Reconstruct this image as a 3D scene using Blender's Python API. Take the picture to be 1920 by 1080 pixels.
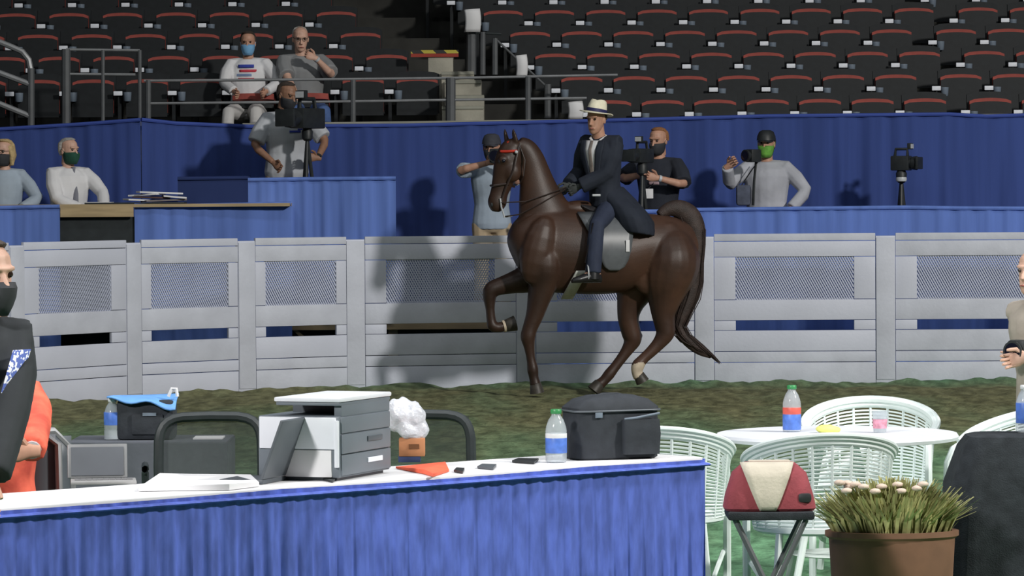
import bpy, bmesh, math, random
from mathutils import Vector, Matrix, noise
random.seed(7)
V = Vector
SC = bpy.context.scene
for o in list(bpy.data.objects): bpy.data.objects.remove(o)

# ------------------------------------------------------------------ camera
F = 7000.0                      # focal length in pixels (1920 wide)
CAM = V((0, 0, 1.79))
PITCH = 180.0 / F
ROLL = -0.0062
fw = V((0, math.cos(PITCH), -math.sin(PITCH)))
rt0 = V((1, 0, 0)); up0 = V((0, math.sin(PITCH), math.cos(PITCH)))
rt = rt0 * math.cos(ROLL) + up0 * math.sin(ROLL)
up = -rt0 * math.sin(ROLL) + up0 * math.cos(ROLL)
cd = bpy.data.cameras.new('camera'); cam = bpy.data.objects.new('camera', cd)
SC.collection.objects.link(cam)
m = Matrix.Identity(4)
for i in range(3):
    m[i][0] = rt[i]; m[i][1] = up[i]; m[i][2] = -fw[i]; m[i][3] = CAM[i]
cam.matrix_world = m
cd.sensor_width = 36.0; cd.lens = 36.0 * F / 1920; cd.clip_end = 200
SC.camera = cam

# ------------------------------------------------------------------ world, lamps, exposure
w = bpy.data.worlds.new('world'); SC.world = w; w.use_nodes = True
w.node_tree.nodes['Background'].inputs[0].default_value = (0.80, 0.88, 1.0, 1)
w.node_tree.nodes['Background'].inputs[1].default_value = 0.032
SC.view_settings.view_transform = 'Standard'
SC.view_settings.look = 'None'
SC.view_settings.exposure = 0.0
SC.view_settings.gamma = 1.0
SC.view_settings.use_curve_mapping = False

def area(name, loc, target, size, power, col=(1, 1, 1)):
    l = bpy.data.lights.new(name, 'AREA'); l.shape = 'DISK'; l.size = size; l.energy = power; l.color = col
    o = bpy.data.objects.new(name, l); SC.collection.objects.link(o)
    o.location = loc
    o.rotation_euler = (V(target) - V(loc)).to_track_quat('-Z', 'Y').to_euler()
    return o
# one floodlight low in the far right corner of the hall throws the soft horse shadow on the fence
area('floodlight', (17.0, 9.0, 13.0), (0.3, 34.0, 1.0), 1.7, 5500, (1.0, 0.97, 0.92))
# a spot on the near left side of the hall, lighting the officials' area in the ring centre
l = bpy.data.lights.new('spotlight', 'SPOT'); l.energy = 9500; l.spot_size = math.radians(36); l.spot_blend = .6; l.shadow_soft_size = .8; l.color = (1.0, 0.98, 0.96)
so_ = bpy.data.objects.new('spotlight', l); SC.collection.objects.link(so_); so_.location = (-9.0, 1.0, 9.5)
so_.rotation_euler = (V((0.2, 14.3, 0.3)) - V((-9.0, 1.0, 9.5))).to_track_quat('-Z', 'Y').to_euler()
# roof lamps: a low row over the ring centre and a high row over the rail
for lx, ly, lz, pw in [(-4, 14, 9, 235), (1, 14.5, 9, 235), (6, 15, 9, 235), (-9, 26, 15, 190), (0, 26, 15, 190), (9, 26, 15, 190)]:
    area('roof_lamp', (lx, ly, lz), (lx * 0.95, ly + .6, 0), 2.4, pw, (0.95, 0.98, 1.0))

# ------------------------------------------------------------------ materials
def lin(c):
    c = c / 255.0
    return c / 12.92 if c <= 0.04045 else ((c + 0.055) / 1.055) ** 2.4
MATS = {}
def M(name, rgb, rough=0.7, var=0.12, scale=6.0, metal=0.0, bump=0.0, bscale=60.0, spec=0.5, alpha=None, trans=0.0, rgb2=None, stretch=None, lo=0.35, hi=0.65, detail=4.0):
    if name in MATS: return MATS[name]
    m = bpy.data.materials.new(name); m.use_nodes = True; MATS[name] = m
    nt = m.node_tree; b = nt.nodes['Principled BSDF']
    c = tuple(lin(x) for x in rgb)
    tc = nt.nodes.new('ShaderNodeTexCoord'); src = tc.outputs['Object']
    if stretch:
        mp = nt.nodes.new('ShaderNodeMapping'); mp.inputs['Scale'].default_value = stretch
        nt.links.new(src, mp.inputs['Vector']); src = mp.outputs[0]
    n = nt.nodes.new('ShaderNodeTexNoise'); n.inputs['Scale'].default_value = scale; n.inputs['Detail'].default_value = detail
    nt.links.new(src, n.inputs['Vector'])
    r = nt.nodes.new('ShaderNodeValToRGB')
    r.color_ramp.elements[0].position = lo; r.color_ramp.elements[1].position = hi
    c2 = tuple(lin(x) for x in rgb2) if rgb2 else c
    r.color_ramp.elements[0].color = tuple(x * (1 - var) for x in c) + (1,)
    r.color_ramp.elements[1].color = tuple(min(1, x * (1 + var)) for x in c2) + (1,)
    nt.links.new(n.outputs[0], r.inputs[0]); nt.links.new(r.outputs[0], b.inputs['Base Color'])
    b.inputs['Roughness'].default_value = rough; b.inputs['Metallic'].default_value = metal
    b.inputs['Specular IOR Level'].default_value = spec
    if trans: b.inputs['Transmission Weight'].default_value = trans; b.inputs['IOR'].default_value = 1.33
    if alpha is not None: b.inputs['Alpha'].default_value = alpha
    if bump:
        n2 = nt.nodes.new('ShaderNodeTexNoise'); n2.inputs['Scale'].default_value = bscale; n2.inputs['Detail'].default_value = 3
        bp = nt.nodes.new('ShaderNodeBump'); bp.inputs['Strength'].default_value = bump; bp.inputs['Distance'].default_value = 0.01
        nt.links.new(tc.outputs['Object'], n2.inputs['Vector']); nt.links.new(n2.outputs[0], bp.inputs['Height'])
        nt.links.new(bp.outputs[0], b.inputs['Normal'])
    return m

SKIN = M('skin', (190, 145, 122), 0.55, 0.08, 25)
SKIN_P = M('pale_skin', (205, 165, 145), 0.55, 0.08, 25)
SKIN_D = M('tanned_skin', (150, 112, 90), 0.55, 0.08, 25)
LIP = M('lips', (150, 85, 78), 0.5, 0.05)
EYEW = M('eye', (60, 45, 38), 0.2, 0.3, 40)
WHITE = M('white_paint', (206, 210, 224), 0.55, 0.05, 1.6, bump=0.15, bscale=35)
WHITE_B = M('white_paint_worn', (200, 204, 216), 0.6, 0.08, 3.0, bump=0.2, bscale=30)
MESHW = M('mesh_wire', (190, 196, 216), 0.6, 0.06, 3)
BLUE_D = M('royal_drape', (62, 80, 140), 0.85, 0.16, 1.2, stretch=(5, 5, .25), spec=0.1)
BLUE_DK = M('navy_drape', (52, 66, 112), 0.85, 0.10, 1.2, spec=0.1)
BLUE_L = M('blue_skirting', (104, 132, 204), 0.8, 0.14, 1.5, stretch=(5, 5, .3), spec=0.15)
BLUE_T = M('table_skirting', (86, 105, 188), 0.75, 0.22, 8, stretch=(3, 3, .8), spec=0.25)
HEM = M('drape_hem', (64, 84, 160), 0.7, 0.08, 3, spec=0.2)
BLACK = M('black_plastic', (44, 50, 52), 0.5, 0.15, 12)
BLACKF = M('black_fabric', (48, 52, 56), 0.9, 0.2, 20, bump=0.3, bscale=200, spec=0.2)
DARK = M('dark_concrete', (50, 50, 47), 0.9, 0.25, 3)
CONC = M('concrete', (160, 157, 144), 0.9, 0.15, 4, bump=0.2)
LEDGE = M('ledge_grey', (150, 150, 138), 0.8, 0.12, 4)
SEATM = M('seat_shell', (26, 30, 33), 0.6, 0.15, 12, spec=.3)
RED = M('red_upholstery', (150, 70, 62), 0.8, 0.15, 9)
CAP = M('arm_cap_grey', (228, 232, 240), 0.5, 0.12, 10)
CUP = M('cup_holder_slate', (112, 124, 138), 0.5, 0.15, 10)
STEEL = M('rail_steel', (138, 140, 142), 0.45, 0.1, 8, metal=0.3)
STEEL_D = M('dark_rail', (84, 87, 90), 0.6, 0.1, 8)
TAN = M('plywood', (182, 160, 122), 0.7, 0.15, 2.5, stretch=(1, 8, 8))
PAPER = M('paper', (226, 226, 228), 0.8, 0.03, 5)
GREY = M('grey_plastic', (108, 116, 124), 0.5, 0.05, 5)
GREY_D = M('dark_grey_plastic', (84, 90, 96), 0.45, 0.08, 5)
WPLAS = M('white_plastic', (226, 229, 236), 0.45, 0.02, 5)
RESIN = M('white_resin', (222, 232, 230), 0.5, 0.05, 9)

# ------------------------------------------------------------------ projection helpers (metres out of the photo)
def ray(px, py): return fw * F + rt * (px - 960) + up * (540 - py)
def P(px, py, d):
    r = ray(px, py); return CAM + r * (d / r.y)
def PZ(px, py, z):
    r = ray(px, py); return CAM + r * ((z - CAM.z) / r.z)

# ------------------------------------------------------------------ mesh builder
class MB:
    def __init__(s): s.v = []; s.f = []; s.mi = []
    def add(s, vs, fs, mi=0):
        b = len(s.v); s.v += [V(x) for x in vs]
        s.f += [tuple(b + i for i in f) for f in fs]; s.mi += [mi] * len(fs); return s
    def box(s, c, size, R=None, mi=0, bev=0.0):
        hx, hy, hz = size[0] / 2, size[1] / 2, size[2] / 2
        c = V(c)
        if bev > 0:
            bm = bmesh.new(); bmesh.ops.create_cube(bm, size=1.0)
            for v in bm.verts: v.co = V((v.co.x * size[0], v.co.y * size[1], v.co.z * size[2]))
            bmesh.ops.bevel(bm, geom=list(bm.edges), offset=min(bev, min(size) * .45), segments=2, affect='EDGES', profile=0.6)
            bm.verts.index_update()
            vs = [v.co.copy() for v in bm.verts]; fs = [tuple(v.index for v in f.verts) for f in bm.faces]; bm.free()
        else:
            vs = [V((x, y, z)) for x in (-hx, hx) for y in (-hy, hy) for z in (-hz, hz)]
            fs = [(0, 1, 3, 2), (4, 6, 7, 5), (0, 4, 5, 1), (2, 3, 7, 6), (0, 2, 6, 4), (1, 5, 7, 3)]
        if R is not None: vs = [R @ v for v in vs]
        return s.add([v + c for v in vs], fs, mi)
    def bar(s, p0, p1, wx, wy, mi=0):
        p0 = V(p0); p1 = V(p1); d = p1 - p0
        q = d.to_track_quat('Z', 'Y').to_matrix()
        return s.box((p0 + p1) / 2, (wx, wy, d.length), q, mi)
    def loft(s, rings, closed=True, cap=True, mi=0):
        n = len(rings[0]); b = len(s.v)
        for r in rings: s.v += [V(x) for x in r]
        k = n if closed else n - 1
        for i in range(len(rings) - 1):
            for j in range(k):
                a = b + i * n + j; a2 = b + i * n + (j + 1) % n
                s.f.append((a, a2, a2 + n, a + n)); s.mi.append(mi)
        if cap and closed:
            s.f.append(tuple(b + j for j in reversed(range(n)))); s.mi.append(mi)
            e = b + (len(rings) - 1) * n
            s.f.append(tuple(e + j for j in range(n))); s.mi.append(mi)
        return s
    def ell(s, stations, n=14, mi=0):
        """stations: (centre, A vector, B vector)"""
        return s.loft([[V(c) + A * math.cos(2 * math.pi * j / n) + B * math.sin(2 * math.pi * j / n) for j in range(n)] for c, A, B in stations], mi=mi)
    def tube(s, pts, rad, n=8, closed=False, mi=0, flat=None):
        pts = [V(p) for p in pts]
        if not isinstance(rad, (list, tuple)): rad = [rad] * len(pts)
        st = []; N = len(pts); prev = None
        for i, p in enumerate(pts):
            if closed: t = pts[(i + 1) % N] - pts[i - 1]
            else: t = pts[min(i + 1, N - 1)] - pts[max(i - 1, 0)]
            if t.length < 1e-9: t = V((0, 0, 1))
            t.normalize()
            if prev is None:
                a = t.cross(V((0, 0, 1)))
                if a.length < 0.1: a = t.cross(V((0, 1, 0)))
            else: a = prev - t * prev.dot(t)
            a.normalize(); prev = a; b2 = t.cross(a)
            st.append([p + (a * math.cos(2 * math.pi * j / n) + b2 * math.sin(2 * math.pi * j / n) * (flat or 1)) * rad[i] for j in range(n)])
        if closed: st.append(st[0]); return s.loft(st, cap=False, mi=mi)
        return s.loft(st, mi=mi)
    def lathe(s, prof, c=(0, 0, 0), n=20, R=None, mi=0, sx=1, sy=1):
        c = V(c); rings = []
        for r, z in prof:
            r = max(r, 1e-4)
            ring = [V((r * sx * math.cos(2 * math.pi * j / n), r * sy * math.sin(2 * math.pi * j / n), z)) for j in range(n)]
            rings.append([(R @ v if R is not None else v) + c for v in ring])
        return s.loft(rings, mi=mi)
    def ball(s, c, r, n=12, R=None, mi=0):
        if not isinstance(r, (tuple, list)): r = (r, r, r)
        k = 8; rings = []
        for i in range(k + 1):
            a = math.pi * i / k; q = max(math.sin(a), 0.02); z = -math.cos(a)
            ring = [V((r[0] * q * math.cos(2 * math.pi * j / n), r[1] * q * math.sin(2 * math.pi * j / n), r[2] * z)) for j in range(n)]
            rings.append([(R @ v if R is not None else v) + V(c) for v in ring])
        return s.loft(rings, mi=mi)
    def prism(s, outline, y0, y1, mi=0):
        """outline of (x,z) extruded from y0 to y1"""
        n = len(outline)
        vs = [(x, y0, z) for x, z in outline] + [(x, y1, z) for x, z in outline]
        fs = [tuple(range(n)), tuple(reversed(range(n, 2 * n)))] + [(i, i + n, (i + 1) % n + n, (i + 1) % n) for i in range(n)]
        return s.add(vs, fs, mi)
    def grid(s, fn, nu, nv, mi=0):
        b = len(s.v)
        for j in range(nv + 1):
            for i in range(nu + 1): s.v.append(V(fn(i / nu, j / nv)))
        for j in range(nv):
            for i in range(nu):
                a = b + j * (nu + 1) + i
                s.f.append((a, a + 1, a + nu + 2, a + nu + 1)); s.mi.append(mi)
        return s
    def mesh(s, name, off=None, smooth=True):
        me = bpy.data.meshes.new(name)
        vs = s.v if off is None else [v - off for v in s.v]
        me.from_pydata([tuple(v) for v in vs], [], s.f)
        bm = bmesh.new(); bm.from_mesh(me); bmesh.ops.recalc_face_normals(bm, faces=list(bm.faces)); bm.to_mesh(me); bm.free()
        me.polygons.foreach_set('material_index', s.mi) if len(me.polygons) == len(s.mi) else None
        if smooth:
            try: me.shade_smooth()
            except Exception: pass
            try: me.set_sharp_from_angle(angle=math.radians(38))
            except Exception: pass
        return me
    def build(s, name, mat, parent=None, off=None, smooth=True):
        """vertices are in the parent's local frame (or world, with off = the parent's location)"""
        me = s.mesh(name, off, smooth)
        for mt in (mat if isinstance(mat, (list, tuple)) else [mat]): me.materials.append(mt)
        return link(name, me, parent)
class Frame:
    def __init__(s, loc, rz): s.loc = V(loc); s.rz = rz
def link(name, me, parent=None):
    o = bpy.data.objects.new(name, me); SC.collection.objects.link(o)
    if isinstance(parent, Frame):
        o.parent = FENCE; o.location = parent.loc - V((0, 35.0, 0)); o.rotation_euler = (0, 0, parent.rz)
    elif parent is not None: o.parent = parent
    return o
def thing(name, label, cat, loc=(0, 0, 0), rz=0.0, group=None):
    o = bpy.data.objects.new(name, None); SC.collection.objects.link(o)
    o.empty_display_size = 0.1
    o.location = loc; o.rotation_euler = (0, 0, rz)
    return tag(o, label, cat, group)
def tag(o, label, cat, group=None):
    o['label'] = label; o['category'] = cat
    if group: o['group'] = group
    return o
def structure(o, label=None):
    o['kind'] = 'structure'
    if label: o['label'] = label
    return o
def stuff(o): o['kind'] = 'stuff'; return o
def remesh(mb, voxel, it=4, off=None, fac=0.5):
    me = mb.mesh('tmp', off, False)
    o = bpy.data.objects.new('tmp', me); SC.collection.objects.link(o)
    r = o.modifiers.new('r', 'REMESH'); r.mode = 'VOXEL'; r.voxel_size = voxel; r.use_smooth_shade = True
    if it:
        s = o.modifiers.new('s', 'SMOOTH'); s.factor = fac; s.iterations = it
    dg = bpy.context.evaluated_depsgraph_get()
    me2 = bpy.data.meshes.new_from_object(o.evaluated_get(dg))
    bpy.data.objects.remove(o); bpy.data.meshes.remove(me)
    me2.shade_smooth()
    return me2
def join(mes, name):
    """several meshes into one mesh"""
    bm = bmesh.new()
    for me in mes: bm.from_mesh(me)
    out = bpy.data.meshes.new(name); bm.to_mesh(out); bm.free()
    out.shade_smooth()
    return out
ORD = ['first', 'second', 'third', 'fourth', 'fifth', 'sixth', 'seventh', 'eighth', 'ninth', 'tenth', 'eleventh', 'twelfth', 'thirteenth', 'fourteenth', 'fifteenth', 'sixteenth', 'seventeenth', 'eighteenth']

# ================================================================== FLOOR (ring footing)
def ground_mat():
    m = bpy.data.materials.new('ring_footing'); m.use_nodes = True
    nt = m.node_tree; b = nt.nodes['Principled BSDF']; b.inputs['Roughness'].default_value = 0.95; b.inputs['Specular IOR Level'].default_value = 0.1
    tc = nt.nodes.new('ShaderNodeTexCoord')
    def nz(sc, det, st):
        mp = nt.nodes.new('ShaderNodeMapping'); mp.inputs['Scale'].default_value = st
        n = nt.nodes.new('ShaderNodeTexNoise'); n.inputs['Scale'].default_value = sc; n.inputs['Detail'].default_value = det
        nt.links.new(tc.outputs['Object'], mp.inputs[0]); nt.links.new(mp.outputs[0], n.inputs['Vector']); return n
    # ridden-out brown track near the fence, greener towards the middle of the ring
    sep = nt.nodes.new('ShaderNodeSeparateXYZ'); nt.links.new(tc.outputs['Object'], sep.inputs[0])
    mr = nt.nodes.new('ShaderNodeMapRange'); mr.inputs['From Min'].default_value = 22; mr.inputs['From Max'].default_value = 31.5
    nt.links.new(sep.outputs['Y'], mr.inputs['Value'])
    mr2 = nt.nodes.new('ShaderNodeMapRange'); mr2.inputs['From Min'].default_value = 35.2; mr2.inputs['From Max'].default_value = 33.9
    nt.links.new(sep.outputs['Y'], mr2.inputs['Value'])
    mul = nt.nodes.new('ShaderNodeMath'); mul.operation = 'MULTIPLY'; nt.links.new(mr.outputs[0], mul.inputs[0]); nt.links.new(mr2.outputs[0], mul.inputs[1])
    big = nz(1.2, 5, (1, .22, 1))
    ad = nt.nodes.new('ShaderNodeMath'); ad.operation = 'MULTIPLY_ADD'; ad.inputs[1].default_value = 1.5; ad.inputs[2].default_value = -0.75
    nt.links.new(big.outputs[0], ad.inputs[0])
    sm = nt.nodes.new('ShaderNodeMath'); sm.operation = 'ADD'; sm.use_clamp = True
    nt.links.new(mul.outputs[0], sm.inputs[0]); nt.links.new(ad.outputs[0], sm.inputs[1])
    mix = nt.nodes.new('ShaderNodeMix'); mix.data_type = 'RGBA'
    mix.inputs[6].default_value = (lin(104), lin(146), lin(114), 1); mix.inputs[7].default_value = (lin(130), lin(130), lin(98), 1)
    nt.links.new(sm.outputs[0], mix.inputs[0])
    fine = nz(9, 5, (1, .35, 1))
    rp = nt.nodes.new('ShaderNodeValToRGB'); rp.color_ramp.elements[0].position = .36; rp.color_ramp.elements[1].position = .66
    rp.color_ramp.elements[0].color = (.55, .55, .52, 1); rp.color_ramp.elements[1].color = (1.15, 1.15, 1.1, 1)
    nt.links.new(fine.outputs[0], rp.inputs[0])
    mx = nt.nodes.new('ShaderNodeMix'); mx.data_type = 'RGBA'; mx.blend_type = 'MULTIPLY'; mx.inputs[0].default_value = 1
    nt.links.new(mix.outputs[2], mx.inputs[6]); nt.links.new(rp.outputs[0], mx.inputs[7])
    nt.links.new(mx.outputs[2], b.inputs['Base Color'])
    f2 = nz(22, 4, (1, 1, 1)); bp = nt.nodes.new('ShaderNodeBump'); bp.inputs['Strength'].default_value = 0.8; bp.inputs['Distance'].default_value = 0.03
    nt.links.new(f2.outputs[0], bp.inputs['Height']); nt.links.new(bp.outputs[0], b.inputs['Normal'])
    return m
POSTS = [(-420, 238), (-190, 228), (28, 219.5), (247, 211), (460, 206), (665, 202.6), (985, 200.6), (1320, 200.2), (1660, 200.2), (2000, 200.4), (2340, 201), (2680, 202)]
POSTW = []
for px, s in POSTS:
    d = F / s; q = P(px, 500, d); POSTW.append(V((q.x, d, 0)))
def fence_y(x):
    for a, b in zip(POSTW[:-1], POSTW[1:]):
        if a.x <= x <= b.x: return a.y + (b.y - a.y) * (x - a.x) / (b.x - a.x)
    return POSTW[0].y if x < POSTW[0].x else POSTW[-1].y
g = MB()
def gfn(u, v):
    x = -8 + 16 * u
    y = 6 + 36 * (v ** 0.75)
    z = -0.02 + 0.022 * noise.noise(V((x * 1.7, y * 1.1, 3))) + 0.02 * noise.noise(V((x * 5, y * 4, 9)))
    e = fence_y(x) - y
    if y > 25:
        k = math.exp(-((e - 0.12) / 0.22) ** 2)
        z += k * (0.03 + 0.05 * noise.noise(V((x * 2.6, 0.3, 5))) + 0.03 * noise.noise(V((x * 7.5, 0.3, 8))))
    if y < 20: z -= 0.0
    return (x, y, z)
g.grid(gfn, 260, 330)
GROUND = ground_mat()
fl = g.build('floor', GROUND); structure(fl, 'green and brown sawdust footing of the show ring')

# ================================================================== FENCE
FENCE = thing('ring_fence', 'long white wooden ring fence with mesh windows running across the picture', 'fence', (0, 35.0, 0))
def plank(name, x0, x1, z0, z1, y, t, parent, mat=WHITE):
    b = MB(); b.box(((x0 + x1) / 2, y, (z0 + z1) / 2), (x1 - x0, t, z1 - z0), bev=0.005)
    return b.build(name, mat, parent)
for i in range(len(POSTW) - 1):
    a, b = POSTW[i], POSTW[i + 1]; L = (b - a).length; rz = math.atan2(b.y - a.y, b.x - a.x)
    t = Frame(a, rz)
    x0, x1 = 0.095, L - 0.095
    for z0, z1 in ((1.318, 1.385), (1.17, 1.312), (0.575, 0.765), (0.285, 0.478), (0.183, 0.279), (-0.03, 0.177)):
        plank('plank', x0, x1, z0, z1, random.uniform(-.003, .003), 0.034, t, random.choice([WHITE, WHITE_B]))
    sw = 0.20 if L > 1.3 else 0.105
    for xa, xb in ((x0, x0 + sw), (x1 - sw, x1)):
        plank('stile', xa, xb, 0.77, 1.166, 0.002, 0.03, t); plank('stile', xa, xb, 0.482, 0.571, 0.002, 0.03, t)
    # expanded metal window
    w0, w1, h0, h1 = x0 + sw + .002, x1 - sw - .002, 0.768, 1.168
    mb = MB(); H = h1 - h0; p = 0.0235; ww = 0.0060
    k = w0 - H * .55
    sl = 0.55
    while k < w1 + H * sl:
        for sg in (1, -1):
            xs = k if sg == 1 else k
            pa = V((xs, 0, h0)); pb = V((xs + sg * sl * H, 0, h1))
            # clip in x
            def at(x): return h0 + (x - pa.x) / (pb.x - pa.x) * H
            xa, xb = sorted((pa.x, pb.x)); xa = max(xa, w0); xb = min(xb, w1)
            if xb - xa > 0.005:
                z_a, z_b = at(xa), at(xb); dd = V((xb - xa, 0, z_b - z_a)).normalized(); nn = V((-dd.z, 0, dd.x)) * ww
                y = 0.006 * sg
                mb.add([V((xa, y, z_a)) - nn, V((xb, y, z_b)) - nn, V((xb, y, z_b)) + nn, V((xa, y, z_a)) + nn], [(0, 1, 2, 3)])
        k += p
    stuff(mb.build('wire_mesh', MESHW, t, smooth=False))
    b2 = MB(); b2.box(((w0 + w1) / 2, .012, h1 + .004), (w1 - w0, .02, .02)).box(((w0 + w1) / 2, .012, h0 - .004), (w1 - w0, .02, .02)); b2.build('mesh_batten', WHITE_B, t)
for i, a in enumerate(POSTW):
    j = min(i, len(POSTW) - 2); dv = POSTW[j + 1] - POSTW[j]
    if 0 < i < len(POSTW) - 1: dv = (POSTW[i + 1] - POSTW[i - 1])
    rz = math.atan2(dv.y, dv.x)
    t = Frame(a, rz)
    wd = 0.182
    b = MB(); b.box((0, 0.002, 0.66), (wd, 0.046, 1.40), bev=0.004); po = b.build('post', WHITE, t)
    b = MB(); b.box((0, -0.026, 0.68), (wd * .96, 0.010, 1.33), bev=0.003); b.build('cover_strip', WHITE_B, po)

# ================================================================== PLATFORM, DRAPES
def pleated(mb, pts, pleat=0.16, amp=0.02, seed=0, step=0.02, rows=6, hem=0.0):
    """pts: list of (x, y, zbottom, ztop)"""
    cols = []; s = 0.0
    for a, b in zip(pts[:-1], pts[1:]):
        L = math.hypot(b[0] - a[0], b[1] - a[1]); n = max(2, int(L / step))
        for i in range(n):
            f = i / n; cols.append(([a[k] + (b[k] - a[k]) * f for k in range(4)], s + L * f))
        s += L
    cols.append((list(pts[-1]), s))
    nx = -(pts[-1][1] - pts[0][1]); ny = pts[-1][0] - pts[0][0]; l = math.hypot(nx, ny); nx /= l; ny /= l
    N = len(cols)
    def fn(u, v):
        i = min(N - 1, int(round(u * (N - 1)))); (x, y, z0, z1), q = cols[i]
        ph = q / pleat * 2 * math.pi + 2.2 * noise.noise(V((q * 0.9, seed, 0)))
        o = amp * (0.35 + 0.65 * (1 - v)) * (math.sin(ph) + 0.45 * math.sin(2.3 * ph + 1 + v * .6)) * (0.6 + 0.8 * noise.noise(V((q * 1.3, seed + 5, v))))
        z = z0 + (z1 - z0) * v
        if v > 0.999: z += -0.006 * abs(math.sin(q * 2.1 + seed))
        return (x + nx * o, y + ny * o, z)
    mb.grid(fn, N - 1, rows)
    return mb
def drape(name, label, cat, pix, zb, mat, pleat=0.16, amp=0.02, seed=0, hem_mat=None, group=None):
    """pix: (px, y of top edge, distance)"""
    pts = []
    for px, py, d in pix:
        q = P(px, py, d); pts.append((q.x, d, zb, q.z))
    base = V((pts[0][0], pts[0][1], zb))
    t = thing(name, label, cat, base, 0, group)
    mb = MB(); pleated(mb, pts, pleat, amp, seed)
    mb.build('cloth', mat, t, off=base)
    h = MB()
    h.tube([(p[0], p[1] - 0.004, p[3] - 0.012) for p in pts], 0.02, 8); h.build('top_hem', hem_mat or mat, t, off=base)
    return t
PLAT_Z = 0.55
plat = thing('viewing_platform', 'raised plywood platform with tan edge behind the white fence', 'platform', (0, 35.75, 0))
b = MB(); b.box((0, 0.9, PLAT_Z - 0.012), (13, 1.5, 0.024)); b.build('deck', TAN, plat)
b = MB(); b.box((0, 0.14, PLAT_Z - 0.04), (13, 0.03, 0.07)); b.build('edge_board', TAN, plat)
b = MB(); b.box((0, 0.55, 0.25), (13, 0.03, 0.5)); b.build('under_deck_shade', BLACK, plat)  # black sheet standing in for the shade in the void below the deck
for x in (-5, -3.2, -1.15, 0.6, 2.4, 4.2):
    b = MB(); b.box((x, 0.24, 0.25), (0.09, 0.09, 0.5)); b.build('leg', TAN, plat)
b = MB(); b.bar((-2.12, 0.22, 0.62 - .12), (-1.85, 0.22, 0.24), 0.09, 0.03); b.build('brace', TAN, plat)

# tall royal blue drapes at the back of the platform
drape('backdrop_drape', 'long royal blue backdrop curtain behind the photographers, right of its corner', 'curtain',
      [(265, 222, 36.9), (330, 229, 37.1), (470, 235, 37.3), (760, 233, 37.3), (1200, 222, 37.3), (1440, 215.5, 37.3), (1780, 212, 37.3), (1850, 216, 37.3), (2000, 211, 37.3), (2500, 206, 37.3)], PLAT_Z + .01, BLUE_D, 0.34, 0.03, 1, HEM)
drape('backdrop_drape', 'royal blue backdrop curtain left of the corner, behind the grey-haired man', 'curtain',
      [(-500, 280, 37.3), (-160, 252, 37.2), (0, 240, 37.1), (150, 231, 37.0), (263, 222.5, 36.88)], PLAT_Z + .01, BLUE_D, 0.34, 0.03, 4, HEM)
# lighter skirting nearer the fence
drape('table_skirt', 'bright blue skirting along the box rail on right, below the photographers', 'skirting',
      [(1000, 396, 35.72), (1230, 394, 35.72), (1300, 391, 35.72), (1700, 386.5, 35.72), (1800, 388, 35.72), (2000, 389, 35.72), (2500, 386, 35.72)], 0.02, BLUE_L, 0.22, 0.02, 2)
drape('table_skirt', 'bright blue skirting at far left below the blonde woman', 'skirting',
      [(-430, 393, 35.2), (-150, 391, 35.45), (0, 387, 35.5), (112, 385, 35.5)], 0.02, BLUE_L, 0.2, 0.018, 8)
drape('table_skirt', 'bright blue skirting on the long counter, right of the black opening', 'skirting',
      [(252, 383, 35.55), (300, 385, 35.55), (380, 383, 35.57), (546, 379, 35.6)], 0.02, BLUE_L, 0.24, 0.018, 11)
drape('table_skirt', 'tall bright blue skirting in front of the video camera operator', 'skirting',
      [(465, 335, 35.86), (560, 333.5, 35.86), (742, 332, 35.86)], PLAT_Z + .01, BLUE_L, 0.2, 0.026, 15)
drape('table_skirt', 'dark navy panel between the counter papers and the camera stand', 'skirting',
      [(333, 333, 36.55), (470, 331, 36.55)], PLAT_Z + .01, BLUE_DK, 0.3, 0.008, 19)
# camera riser behind the tall skirt
c0 = P(603, 480, 36.3)
t = thing('camera_riser', 'raised camera stand behind the tall blue skirting', 'riser', (c0.x, 36.35, PLAT_Z))
b = MB(); b.box((0, 0, 0.47), (1.38, 0.85, 0.04)); b.build('top_board', TAN, t)
for sx in (-1, 1):
    for sy in (-1, 1):
        b = MB(); b.box((sx * .64, sy * .38, 0.225), (0.06, 0.06, 0.45)); b.build('leg', STEEL_D, t)
b = MB(); b.box((0, -0.435, 0.9), (1.4, 0.03, 0.04)); b.build('front_rail', TAN, t)
for sx in (-1, 0, 1):
    b = MB(); b.box((sx * .66, -0.435, 0.66), (0.04, 0.03, 0.46)); b.build('rail_post', STEEL_D, t)
# counter (tan top) over the black opening
ca = P(-150, 384, 35.75); cb = P(546, 380, 35.75)
t = thing('counter', 'long tan-topped counter with a black opening under the white-shirted man', 'counter', ((ca.x + cb.x) / 2, 35.75, PLAT_Z))
Lc = cb.x - ca.x; zt = P(180, 383, 35.6).z - PLAT_Z
b = MB(); b.box((0, 0.0, zt - .015), (Lc, 0.50, 0.03)); b.build('top', TAN, t)
x0, x1 = P(113, 400, 35.5).x, P(250, 400, 35.5).x; xc = t.location.x
b = MB(); b.box(((x0 + x1) / 2 - xc, -0.235, zt - .075), (x1 - x0, 0.03, 0.09)); b.build('front_board', TAN, t)
b = MB(); b.box(((x0 + x1) / 2 - xc, -0.16, zt / 2 - .05), (x1 - x0 + .06, 0.02, zt - .14)); b.build('counter_shade', BLACK, t)  # black sheet added for the shade in the space under the counter
for x in (-Lc / 2 + .1, (x0 - xc) - .03, (x1 - xc) + .03, Lc / 2 - .06):
    b = MB(); b.box((x, -0.1, zt / 2 - .015), (0.05, 0.05, zt - .03)); b.build('leg', TAN, t)
ztop = PLAT_Z + zt

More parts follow.
